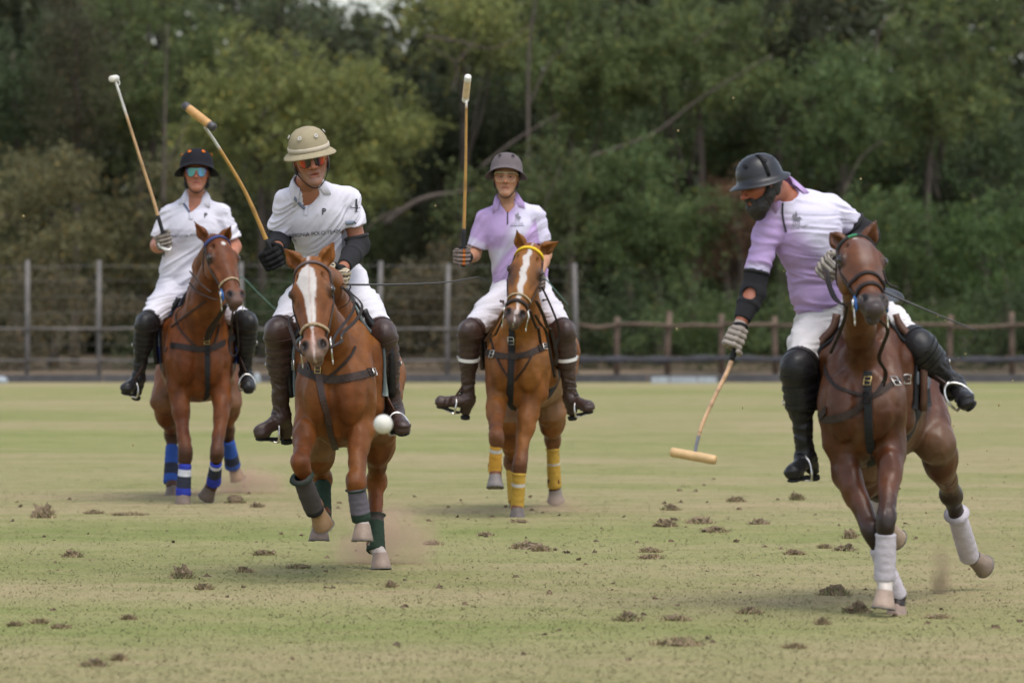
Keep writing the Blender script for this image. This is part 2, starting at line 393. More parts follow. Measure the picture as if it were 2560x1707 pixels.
# short blades standing out of the turf, thinning with distance
rs = np.random.RandomState(3)
N = 170000
yy = 1 / (1 / 21.5 + (1 / 75. - 1 / 21.5) * rs.rand(N) ** 1.25); xx = (rs.rand(N) - .5) * (yy * .2 + 2.0)
ht = .003 + .009 * rs.rand(N) ** 2; wd = .0022 + .003 * rs.rand(N); an = rs.rand(N) * math.pi
lx, ly = rs.randn(N) * .014, rs.randn(N) * .014
v = np.empty((N, 3, 3), np.float32)
v[:, 0] = np.stack([xx - np.cos(an) * wd, yy - np.sin(an) * wd, np.zeros(N)], 1)
v[:, 1] = np.stack([xx + np.cos(an) * wd, yy + np.sin(an) * wd, np.zeros(N)], 1)
v[:, 2] = np.stack([xx + lx, yy + ly, ht], 1)
MB_ = MG.copy(); MB_.name = 'grass_blade'; tb = MB_.node_tree; pb = tb.nodes['Principled BSDF']; cn = tb.nodes.new('ShaderNodeCombineXYZ'); cn.inputs[2].default_value = 1.0
for l_ in list(pb.inputs['Normal'].links): tb.links.remove(l_)
tb.links.new(cn.outputs[0], pb.inputs['Normal'])
me = mesh_data('grass_blades', v.reshape(-1, 3), np.arange(N * 3).reshape(N, 3), MB_, smooth=False)
o = bpy.data.objects.new('grass_blades', me); COL.objects.link(o); o['kind'] = 'stuff'; o['label'] = 'short dry and green grass blades of the mown polo field'; o['category'] = 'grass'

# added dark slope, blocks the bright sky in gaps between the trees
nx_, ny_ = 120, 14; hv = []
for i in range(nx_):
    for j in range(ny_):
        x = -60 + 120 * i / (nx_ - 1); t_ = j / (ny_ - 1); y = 117 + 26 * t_
        hv.append((x, y, 6.0 * (t_ ** .8) * (1 + .10 * noise.noise(Vector((x * .12, y * .1, 0)))) + .5 * noise.noise(Vector((x * .5, y * .4, 2))) - .3 * (1 - t_)))
part('sky_gap_backdrop', (np.array(hv), np.array([(i * ny_ + j, (i + 1) * ny_ + j, (i + 1) * ny_ + j + 1, i * ny_ + j + 1) for i in range(nx_ - 1) for j in range(ny_ - 1)])), mat('dark_green_backdrop', (.035, .042, .022), rough=1., var=.5, vscale=1.5, bump=.5, bscale=6), kind='structure')
# ------------------------------------------------------------------ turf clods: each a ragged lump with blades sticking out
def clod(wid, hgt, dep, seed, dark=.5, green=.3):
    r = np.random.RandomState(seed); V = []; Fc = []
    n, m = 12, 6
    v, f = sphere((0, 0, 0), (wid * .46, dep * .46, hgt * (.95 if wid < .16 else .55)), n=16, m=8); v = np.array(v)
    for i in range(len(v)):
        q = noise.noise(Vector(v[i] * 28 / max(wid * 4, .4) + seed * 3.7)); v[i] *= 1 + 1.3 * q + .22 * r.rand() + .5 * noise.noise(Vector(v[i] * 70 + seed))
    v[:, 2] = np.maximum(v[:, 2], -.004)
    nb = int(90 + 170 * r.rand()); bl = []; bf = []; cb = []
    for k in range(nb):
        a = r.rand() * 6.28; q = math.sqrt(r.rand()) * .68; x, y = q * math.cos(a) * wid * 1.1, q * math.sin(a) * dep * 1.1
        z0 = hgt * max(0, 1 - (q / .60) ** 2) * .7; h = hgt * .22 + .016 * r.rand() + .004; w2 = .0022 + .002 * r.rand()
        dx, dy = r.randn() * .022, r.randn() * .018
        i0 = len(bl); bl += [(x - w2, y, z0 - .005), (x + w2, y, z0 - .005), (x + dx, y + dy, z0 + h)]; bf.append((i0, i0 + 1, i0 + 2))
        c = V3(.15, .17, .07) if r.rand() < green * .45 else V3(.26, .20, .115); c = c * (.55 + .9 * r.rand()); cb += [c, c, c]
    cl = np.tile(V3(.19, .14, .088) * (1.35 - dark), (len(v), 1))
    vv, ff = join((v, f), (bl, bf)); return vv, ff, np.concatenate([cl, cb])
CL = [ # px, py(base), width px, height px, dark, green, label
 (108, 1294, 46, 34, .35, .6, 'ragged grey-green turf clod thrown up at far left, largest near the left edge'),
 (1694, 1612, 104, 26, .3, .25, 'widest brown turf clod, lying at the bottom right of centre'),
 (455, 1445, 42, 34, .4, .6, 'tall spiky green-brown turf clod in front of the first two horses'),
 (2088, 1487, 56, 24, .5, .9, 'dark green tuft of turf left of the right-hand horse front hooves'),
 (2142, 1530, 52, 22, .55, .8, 'dark green-brown turf clod nearest to the right-hand horse hoof'),
 (2112, 1376, 46, 16, .6, .9, 'flat dark green tuft left of the right-hand horse front legs'),
 (1992, 1250, 26, 20, .4, .7, 'small upright green tuft below the lone mallet rider boot'),
 (512, 1473, 32, 16, .6, .2, 'dark brown clod just right of the tall spiky clod'),
 (239, 1665, 52, 18, .55, .4, 'dark wide clod near the bottom left corner'),
 (298, 1650, 28, 15, .6, .1, 'small rust-brown clod next to the dark wide clod at bottom left'),
 (1570, 1551, 50, 20, .45, .7, 'long green-brown clod, left end of the row low in the middle'),
 (1690, 1550, 60, 13, .5, .3, 'low brown clod, right end of the row low in the middle'),
 (1876, 1533, 50, 16, .55, .5, 'brown clod left of the two dark tufts by the right-hand horse'),
 (2056, 1561, 24, 18, .6, .1, 'small rounded brown clod in front of the right-hand horse hooves'),
 (1985, 1620, 34, 12, .6, .1, 'flat brown clod at the lower right, below the right-hand horse'),
 (1662, 1316, 44, 18, .35, .1, 'red-brown clod in the middle of the scatter of clods right of centre'),
 (1750, 1308, 56, 18, .35, .2, 'wide pale brown clod right of the red-brown clod in the scatter'),
 (1788, 1330, 54, 14, .4, .2, 'thin brown clod below the wide pale clod in the scatter'),
 (1316, 1371, 60, 18, .4, .5, 'grey-green clod left of the scatter, near the middle horse'),
 (1352, 1377, 34, 15, .4, .1, 'rusty clod touching the right end of the grey-green clod'),
 (1840, 1254, 34, 14, .45, .3, 'small brown clod with grass at the back of the scatter'),
 (1676, 1275, 34, 12, .5, .9, 'low green tuft at the back left of the scatter'),
 (2126, 1346, 26, 24, .3, .05, 'spiky red-brown clod beside the right-hand horse wrapped leg'),
 (1987, 1386, 38, 14, .45, .05, 'rust-coloured clod left of the flat dark green tuft'),
 (1895, 1310, 40, 12, .4, .5, 'low brown clod right of the scatter centre'),
 (1626, 1380, 40, 11, .35, .1, 'upper one of two thin rusty clods stacked low in the scatter'),
 (1626, 1396, 46, 12, .4, .1, 'lower one of two thin rusty clods stacked low in the scatter'),
 (590, 1257, 40, 18, .4, .7, 'green clod right behind the first horse front hooves'),
 (645, 1268, 28, 10, .5, .3, 'small brown clod right of the green clod by the first horse'),
 (182, 1392, 38, 16, .4, .4, 'brown clod lying alone at the left below the large grey-green clod'),
 (660, 1387, 40, 12, .45, .7, 'green-brown clod left of the second horse hind hoof'),
 (612, 1430, 30, 14, .5, .4, 'small clod below the clod left of the second horse'),
 (745, 1420, 46, 10, .4, 1., 'low green tuft in front of the second horse'),
 (321, 1287, 74, 7, .5, 0., 'long flat reddish scar of torn turf left of the first horse'),
 (235, 1284, 34, 8, .5, .1, 'thin brown clod right of the large grey-green clod'),
 (38, 1564, 24, 9, .6, .1, 'leftmost brown clod of the row at the left edge'),
 (100, 1558, 30, 10, .6, .1, 'middle brown clod of the row at the left edge'),
 (150, 1570, 36, 10, .55, .1, 'right-hand brown clod of the row at the left edge'),
 (322, 1548, 24, 10, .6, .2, 'small dark clod standing alone between left edge and second horse'),
 (978, 1468, 22, 14, .4, .4, 'small spiky clod in front of the second horse hind hoof'),
 (1082, 1361, 38, 9, .4, .3, 'small thin clod between the second and the middle horse'),
 (1215, 1339, 30, 10, .45, .3, 'small clod left of the middle horse hoof'),
 (1298, 1306, 34, 8, .4, .6, 'low clod right under the middle horse front hoof'),
 (2344, 1545, 46, 8, .5, .2, 'thin brown clod at the right edge below the dust'),
 (2062, 1370, 24, 9, .5, .2, 'tiny dark clod left of the flat dark green tuft'),
]
for i, (px, py, wp, hp, dk, gr, lb) in enumerate(CL):
    Y = GY(py); s = FPX / Y; vv, ff, cc = clod(wp / s * .95, hp / s * .8, wp / s * .75, i + 1, dk, gr); vv = vv + V3(P(px, py, Y)[0], Y, 0)
    part('turf_clod', (vv, ff), M['soil'], col=cc, smooth=False, label=lb, cat='turf clod', group='torn clods of turf on the field')
# crumbs too small to tell apart
vs = []; rs2 = np.random.RandomState(11)
for k in range(150):
    py = 1180 + 480 * rs2.rand(); px = rs2.rand() * 2560
    if rs2.rand() < .6: px = 1300 + rs2.randn() * 500; py = 1240 + abs(rs2.randn()) * 130
    Y = GY(py); w1 = .007 + .014 * rs2.rand()
    q, f = sphere((0, 0, 0), (w1, w1, w1 * .7), n=6, m=4); q = np.array(q) * (1 + .35 * rs2.randn(len(q), 1)); q[:, 2] = np.maximum(q[:, 2], -.002); vs.append((q + V3(P(px, py, Y)[0], Y, 0), f))
vv, ff = join(*vs)
part('turf_crumbs', (vv, ff), M['soil'], col=np.tile(V3(.11, .075, .045), (len(vv), 1)) * (.6 + .8 * np.repeat(rs2.rand(len(vv) // 35 + 1), 35)[:len(vv), None]), smooth=False, kind='stuff', label='small crumbs of torn turf scattered over the field', cat='turf crumbs')

# ------------------------------------------------------------------ fences
FY = 81.5
def fz(py, Y=FY): return CAM_H + (HORIZON - py) * Y / FPX
def fx(px, Y=FY): return (px - 1280) * Y / FPX
fr = root('wire_fence', (fx(700), FY, 0), 'tall grey post and rail fence with thin wires behind the left half of the field', 'fence')
rr = random.Random(5)
xs = [-108, 67, 248, 425, 604, 776, 949, 1119, 1278, 1438]
for x in xs:
    part('post', sweep([V3(fx(x), FY, -.1), V3(fx(x) + rr.uniform(-.01, .01), FY, .8), V3(fx(x) + rr.uniform(-.02, .02), FY, fz(655) + rr.uniform(-.03, .03))], [.036, .034, .031], n=8), M['postgrey'], fr)
for py in (822, 901):
    for a, b in zip(xs[:-1], xs[1:]):
        z1 = fz(py); part('rail', sweep([V3(fx(a) + .005, FY - .055, z1 + rr.uniform(-.01, .01)), V3(fx((a + b) / 2), FY - .055, z1 + rr.uniform(-.015, .01)), V3(fx(b) - .005, FY - .055, z1 + rr.uniform(-.01, .01))], .026, .018, n=8), M['railgrey'], fr)
for py, r in ((664, .004), (700, .0025), (740, .0025), (780, .0025), (860, .0025)):
    part('wire', sweep([V3(fx(x), FY + .05, fz(py) - .02 * (i % 2)) for i, x in enumerate(xs)], r, n=5), M['wire'], fr)
fr = root('wooden_fence', (fx(2000), FY, 0), 'low weathered brown wooden rail fence behind the right half of the field', 'fence')
xs2 = [1543, 1671, 1807, 1942, 2080, 2225, 2379, 2534, 2680]
for x in xs2:
    hgt = fz(784) + rr.uniform(-.06, .04)
    part('post', sweep([V3(fx(x), FY + .25, -.1), V3(fx(x) + rr.uniform(-.02, .02), FY + .25, hgt * .5), V3(fx(x) + rr.uniform(-.03, .03), FY + .25, hgt)], [.048, .044, .040], n=8), M['railbrown'], fr)
xr = [1446] + xs2
for a, b in zip(xr[:-1], xr[1:]):
    z1 = fz(814) + rr.uniform(-.015, .015)
    part('rail', sweep([V3(fx(a), FY + .17, z1 + rr.uniform(-.02, .02)), V3(fx((a + b) / 2), FY + .17, z1 + rr.uniform(-.04, .02)), V3(fx(b), FY + .17, z1 + rr.uniform(-.02, .02))], .036, .026, n=8), M['railbrown'], fr)
c = catmull([V3(fx(x), FY - .02, fz(896 + rr.uniform(-4, 5))) for x in [1440] + xs2], 6)
part('netting_band', sweep(c, .012, .042 + .012 * np.sin(np.arange(len(c)) * 1.3), nrm=V3(0, 0, 1), n=8), M['hose'], fr, label='dark sagging band of rolled netting along the fence')
# low dark boards along the field edge
fr = root('side_boards', (0, 79.4, 0), 'low dark side boards running along the far edge of the field', 'side board')
for k in range(-6, 7):
    x0 = k * 1.9; x1 = x0 + 1.885
    part('board', box(((x0 + x1) / 2, 79.4 + .01 * (k % 2), .05), (x1 - x0, .03, .115)), M['sideboard'], fr, smooth=False)
fr = root('white_boards', (fx(1710, 78.6), 78.6, 0), 'row of low white boards on the far grass edge, left of the right-hand rider', 'board')
for a, b in ((1628, 1672), (1675, 1742), (1745, 1792)):
    part('board', box((fx((a + b) / 2, 78.6), 78.6, .045), ((b - a) * 78.6 / FPX, .03, .09)), M['whiteboard'], fr, smooth=False)
part('white_marker', sphere((fx(0, 78.5), 78.5, .03), (.11, .08, .07)), M['whiteboard'], label='small white marker on the far grass edge at the left border', cat='marker')
part('white_marker', sphere((fx(642, 78.5), 78.5, .05), (.05, .05, .10)), M['whiteboard'], label='small white marker behind the first horse, seen beside the rider boot', cat='marker')

# ------------------------------------------------------------------ trees
def leaves(centers, radii, n, size, colr, seed, sub=14):
    """leaf-sized faces: clumps -> sprays -> leaves"""
    r = np.random.RandomState(seed); C = np.asarray(centers); Rr = np.asarray(radii)
    ns = sub * len(C); ci = np.repeat(np.arange(len(C)), sub)
    d = r.randn(ns, 3); d /= np.linalg.norm(d, axis=1, keepdims=True); q = r.rand(ns, 1) ** .45
    sc = C[ci] + d * q * Rr[ci]                              # spray centres
    ax = d * .8 + r.randn(ns, 3) * .5 + V3(0, 0, -.25); ax /= np.linalg.norm(ax, axis=1, keepdims=True)   # spray direction
    per = max(1, n // ns); si = np.repeat(np.arange(ns), per); t = r.rand(len(si), 1)
    pos = sc[si] + ax[si] * (t - .3) * .42 + r.randn(len(si), 3) * .055
    a = ax[si] * .7 + r.randn(len(si), 3) * .8; a /= np.linalg.norm(a, axis=1, keepdims=True)
    b = np.cross(a, r.randn(len(si), 3)); b /= np.linalg.norm(b, axis=1, keepdims=True)
    s = size * (.6 + .8 * r.rand(len(si), 1)); a = a * s; b = b * s * .34
    v = np.stack([pos - a, pos - b, pos + a, pos + b], 1).reshape(-1, 3)
    sv = (.72 + .56 * r.rand(ns))[si]; lv = .75 + .5 * r.rand(len(si)); cc = np.asarray(colr) * V3(1.12, 1.12, 1.0) * (sv * lv)[:, None]
    yl = r.rand(len(si)) < .06; cc[yl] = cc[yl] * V3(1.7, 1.25, .8)
    return v, np.arange(len(v)).reshape(-1, 4), np.repeat(cc, 4, 0)
def tree(cx, hw, y0, y1, Y, colr, n, label, cat='tree', name='tree', limbs=(), size=.055, nclump=26, depth=1.5, seed=0, group=None, trunk=True):
    k = Y / FPX; r = np.random.RandomState(seed + 100)
    zc = fz((y0 + y1) / 2, Y); rz = (y1 - y0) / 2 * k; rx = hw * k; X = fx(cx, Y)
    t = root(name, (X, Y, 0), label, cat, group); C = []; Rr = []
    for i in range(nclump):
        d = r.randn(3); d /= np.linalg.norm(d); q = r.rand() ** .5
        c = V3(X, Y, zc) + d * q * V3(rx, depth, rz); C.append(c); s = r.uniform(.28, .62); Rr.append(V3(s * 1.25, s, s * .72))
    lv, lf, lc = leaves(C, Rr, int(n * 1.7), size * .74, colr, seed, sub=20)
    part('crown', (lv, lf), M['leaf'], t, col=lc, smooth=False)
    base = V3(X + r.uniform(-.2, .2), Y + .3, -.05); top = V3(X, Y + .2, zc + rz * .45)
    if trunk:
        mid = (base + top) / 2 + r.randn(3) * V3(.18, .1, 0)
        part('trunk', sweep(catmull([base, mid, top], 6), np.linspace(.09, .03, 13), n=8), M['bark'], t)
        for j in range(6):
            c = C[j]; s0 = base + (top - base) * r.uniform(.3, .85); m2 = (s0 + c) / 2 + r.randn(3) * .12
            part('limb', sweep(catmull([s0, m2, c], 5), np.linspace(.032, .010, 11), n=6), M['bark'], t)
    for L in limbs:
        pts = [P(x, y, Y - dd) for x, y, dd in L[1]]; c = catmull(pts, 6)
        part('limb', sweep(c, np.linspace(L[0] * .62, L[0] * .22, len(c)), n=8), M['bark'], t)
    return t
G_mid = (.095, .122, .048); G_yel = (.165, .182, .066); G_dk = (.046, .066, .030); G_ol = (.125, .118, .060); G_gr = (.078, .112, .044); G_vd = (.030, .040, .020); G_br = (.10, .085, .055)
tree(30, 120, -60, 640, 95, G_dk, 9000, 'dark green leafy tree at the left border', seed=1)
tree(190, 62, -80, 440, 93, (.060, .056, .034), 8000, 'dark narrow column of foliage near the left border', seed=2, depth=.5, size=.04, nclump=30)
tree(110, 190, 360, 800, 90, G_ol, 10000, 'olive-brown bushy tree low at the left behind the fence', seed=3)
tree(400, 190, 400, 820, 90.5, (.105, .100, .052), 10000, 'olive bushy tree behind the first rider', seed=4, limbs=[(.05, [(408, 520, 1.2), (412, 300, 1.2), (419, 60, 1.2)]), (.025, [(412, 420, 1.2), (450, 350, 1.2), (470, 300, 1.2)])])
tree(370, 220, -80, 420, 96, G_mid, 12000, 'mid green tall tree above the first rider mallet', seed=5)
tree(640, 190, 70, 460, 93, G_yel, 12000, 'yellow-green feathery tree above the second rider', seed=6, limbs=[(.03, [(650, 300, 1.0), (680, 250, 1.0), (700, 190, 1.0)])])
tree(900, 165, 130, 560, 93.5, G_yel, 12000, 'yellow-green tree between the second and the middle rider', seed=7, limbs=[(.09, [(960, 560, 1.5), (1050, 500, 1.6), (1150, 480, 1.6), (1240, 470, 1.5)]), (.04, [(1000, 520, 1.5), (930, 560, 1.4), (900, 620, 1.4)])])
tree(1160, 150, -70, 175, 95, G_yel, 6500, 'spreading yellow-green treetop with bare forked branches at the top middle', seed=8, limbs=[(.035, [(1060, 90, 1.5), (1150, 105, 1.5), (1240, 120, 1.5), (1330, 60, 1.5)]), (.03, [(1130, 230, 1.5), (1140, 160, 1.5), (1060, 110, 1.5)]), (.03, [(1140, 160, 1.5), (1180, 110, 1.5), (1190, 60, 1.5)])])
tree(1420, 210, -60, 330, 95, G_mid, 12000, 'green tree with a pale upright trunk right of the middle mallet', seed=9, limbs=[(.06, [(1322, 560, 2.), (1320, 250, 2.), (1325, 100, 2.), (1345, -40, 2.)]), (.03, [(1325, 260, 2.), (1370, 160, 2.), (1420, 110, 2.)]), (.05, [(1200, 420, 2.), (1290, 350, 2.), (1400, 285, 2.)])])
tree(1350, 190, 340, 700, 91.5, (.075, .095, .040), 9500, 'dull green bushy tree directly behind the middle rider', seed=10, limbs=[(.03, [(1330, 640, 1.2), (1360, 520, 1.2), (1400, 420, 1.2)])])
tree(1730, 240, -60, 330, 95, G_mid, 13000, 'broad green tree with a long leaning limb right of the middle', seed=11, limbs=[(.045, [(1443, 403, 2.), (1628, 337, 2.), (1753, 245, 2.), (1933, 136, 2.)]), (.02, [(1730, 110, 2.), (1790, 70, 2.), (1830, 50, 2.)])])
tree(1640, 210, 360, 740, 92, G_gr, 11000, 'green bushy tree left of the right-hand rider', seed=12)
tree(2090, 150, 120, 470, 94, G_gr, 10000, 'green tree behind the black helmet of the right-hand rider', seed=13, limbs=[(.03, [(2107, 490, 2.), (2151, 397, 2.), (2210, 350, 2.)])])
tree(2360, 210, -60, 420, 95.5, G_mid, 13000, 'green tree filling the upper right corner', seed=14, limbs=[(.03, [(2190, 150, 2.), (2200, 70, 2.), (2260, 10, 2.)])])
tree(2170, 210, 470, 800, 91.5, G_gr, 11000, 'bright green bushy tree behind the right-hand horse', seed=15)
tree(2480, 170, 470, 820, 91, (.062, .10, .034), 9000, 'dark green bushy tree at the right border', seed=16)
tree(1960, 90, -60, 330, 96.5, (.040, .045, .024), 6000, 'dark ivy-covered trunk rising at the upper right', seed=17, depth=.5, nclump=22)
tree(1100, 130, 180, 520, 98, G_vd, 8000, 'very dark tree in the gap left of the middle mallet', seed=18)
tree(1830, 120, 380, 700, 93.5, (.11, .065, .042), 3500, 'reddish-brown half-dead bush left of the right-hand rider', seed=19, cat='bush', name='bush', nclump=18)
tree(2390, 120, 400, 620, 97, G_vd, 5000, 'very dark shaded tree at right, above the whip', seed=20)
for i, (x, hw, a, b, c) in enumerate([(120, 200, 700, 930, G_br), (460, 180, 720, 940, G_dk), (790, 180, 640, 930, G_dk), (1080, 160, 620, 930, G_br), (1330, 150, 680, 930, (.07, .07, .04)),
                                   (1540, 150, 700, 930, G_dk), (1790, 170, 720, 900, G_gr), (2060, 160, 740, 930, G_dk), (2330, 170, 750, 900, G_gr), (2560, 140, 700, 930, G_dk)]):
    tree(x, hw, a, b, 87.5 + (i % 3) * .8, c, 5200, ['brownish low bush at the left border behind the fence', 'dark low bush behind the first horse', 'dark low bush behind the second horse', 'brownish low bush between the second and the middle horse', 'dull low bush behind the middle horse', 'dark low bush right of the middle horse', 'green low bush left of the right-hand rider mallet arm', 'dark low bush behind the right-hand rider leg', 'green low bush right of the right-hand horse', 'dark low bush at the right border'][i], seed=30 + i, cat='bush', name='bush', nclump=20, depth=.8, trunk=False, size=.045)
for i, (x, hw, a, b, c, lb) in enumerate([(560, 200, 330, 720, (.080, .095, .045), 'mid green tree filling the space between the two white-shirted riders'), (820, 170, 420, 760, (.075, .098, .046), 'green tree low behind the second rider shoulder'),
        (1130, 150, 430, 760, (.070, .080, .044), 'dull olive tree low behind the level whip'), (1240, 150, 160, 420, (.040, .052, .028), 'shaded green tree right of the middle mallet head'),
        (1560, 170, 230, 480, (.058, .082, .036), 'green tree below the long leaning limb'), (1860, 150, 180, 430, (.056, .078, .034), 'green tree above the black helmet'), (2250, 170, 300, 560, (.060, .086, .038), 'green tree above the bay horse rump'),
        (2500, 130, 250, 520, (.060, .085, .040), 'shaded green tree at the right border below the top corner'), (700, 230, -80, 110, (.085, .105, .055), 'thin airy treetop against the sky at the upper left')]):
    tree(x, hw, a, b, 97.5 + .3 * i, c, 9000 if i < 8 else 2600, lb, seed=60 + i, trunk=True, nclump=30 if i < 8 else 16)
# the wood behind, one dark mass, open towards the sky above the second rider
r = np.random.RandomState(77); C = []; Rr = []
for k in range(1500):
    px = r.uniform(-250, 2810); Y = r.uniform(101, 112); py = r.uniform(-160, 960)
    gap = 560 < px < 1060
    if gap and py < 70 - abs(px - 830) * .18 + 45 * math.sin(px * .045) + r.uniform(-25, 25): continue
    C.append(P(px, py, Y)); s = r.uniform(.6, 1.1); Rr.append(V3(s * 1.2, s, s))
lv, lf, lc = leaves(C, Rr, 230000, .13, (.064, .074, .044), 5, sub=14)  # leaf colour lightened to stand in for haze
part('distant_wood', (lv, lf), M['leaf'], col=lc, smooth=False, kind='stuff', label='dense dark woodland behind the trees', cat='woodland')
# ------------------------------------------------------------------ horses
COATS = {'red_chestnut': (.125, .036, .0075), 'chestnut': (.145, .046, .0092), 'light_chestnut': (.175, .062, .0125), 'bay': (.070, .0215, .0064)}
def leg_prims(J, front):
    p = []
    if front:
        top, knee, fet, cor = J[:4]
        d = unit(knee - top)
        p += [cone(top, knee, .059, .036, .035), ell(top + (knee - top) * .20 + V3(0, -.01, 0), (.052, .068, .10), .03),
              cone(knee - d * .03, knee + unit(fet - knee) * .035, .044, .041, .02), cone(knee, fet, .036, .029, .03),
              ell(fet, (.037, .039, .037), .03), cone(fet, cor, .031, .038, .02)]
    else:
        hip, stifle, hock, fet, cor = J[:5]
        p += [cone(hip, stifle, .148, .095, .06), cone(stifle, hock, .080, .040, .04), ell(stifle + (hock - stifle) * .3, (.08, .10, .13), .06),
              cone(hock + V3(0, .045, .05), hock - V3(0, 0, .02), .030, .046, .035), ell(hock, (.046, .055, .06), .03), cone(hock, fet, .040, .031, .03),
              ell(fet, (.038, .040, .038), .03), cone(fet, cor, .032, .039, .02)]
    return p
def hoof_mesh(cor, down, toe, s=1.):
    fr = frame_from(cor, unit(down), toe); V = []; Fc = []; n = 18
    prof = [(.040, -.012, .0), (.044, .0, .0), (.050, .03, .010), (.058, .062, .020), (.060, .074, .022), (.058, .078, .022)]
    for r, z, y in prof:
        for j in range(n):
            a = 2 * math.pi * j / n; rr = r * s * (1 if math.sin(a) > -.4 else .93)
            V.append(fr(rr * math.cos(a) * .95, y * s + rr * math.sin(a) * 1.05, z * s))
    m = len(prof)
    for i in range(m - 1):
        for j in range(n): Fc.append((i * n + j, i * n + (j + 1) % n, (i + 1) * n + (j + 1) % n, (i + 1) * n + j))
    V.append(fr(0, .02 * s, .068 * s)); c = len(V) - 1
    for j in range(n): Fc.append(((m - 1) * n + j, (m - 1) * n + (j + 1) % n, c))
    # shoe rim
    shoe = sweep([fr(.054 * s * math.cos(a), .022 * s + .058 * s * math.sin(a), .078 * s) for a in np.linspace(-.9, math.pi + .9, 15)], .008, .004, nrm=fr.d(0, 0, 1), n=6)
    return (np.array(V), Fc), shoe
def wrap_mesh(a, b, r0, r1, seed, bulge=0., flare=.0):
    """bandage: a tube with overlapping turns"""
    n = 20; m = 26; V = []; Fc = []; fr = frame_from(a, b - a, V3(0, -1, .1)); L = np.linalg.norm(b - a); rr = random.Random(seed)
    ph = rr.random() * 6
    for i in range(m):
        t = i / (m - 1); base = r0 + (r1 - r0) * t + bulge * math.sin(math.pi * t)
        for j in range(n):
            an = 2 * math.pi * j / n; turn = ((t * 6.5 + an / (2 * math.pi) * .9) % 1.)
            q = base + .0022 * turn + .0022 * noise.noise(Vector((math.cos(an) * 2, math.sin(an) * 2, t * 7 + seed * 3)))
            if i == 0: q = base - .008
            if i == 1: q += flare
            if i == m - 1: q = base - .008
            V.append(fr(q * math.cos(an), q * 1.12 * math.sin(an), L * t))
    for i in range(m - 1):
        for j in range(n): Fc.append((i * n + j, i * n + (j + 1) % n, (i + 1) * n + (j + 1) % n, (i + 1) * n + j))
    return np.array(V), Fc

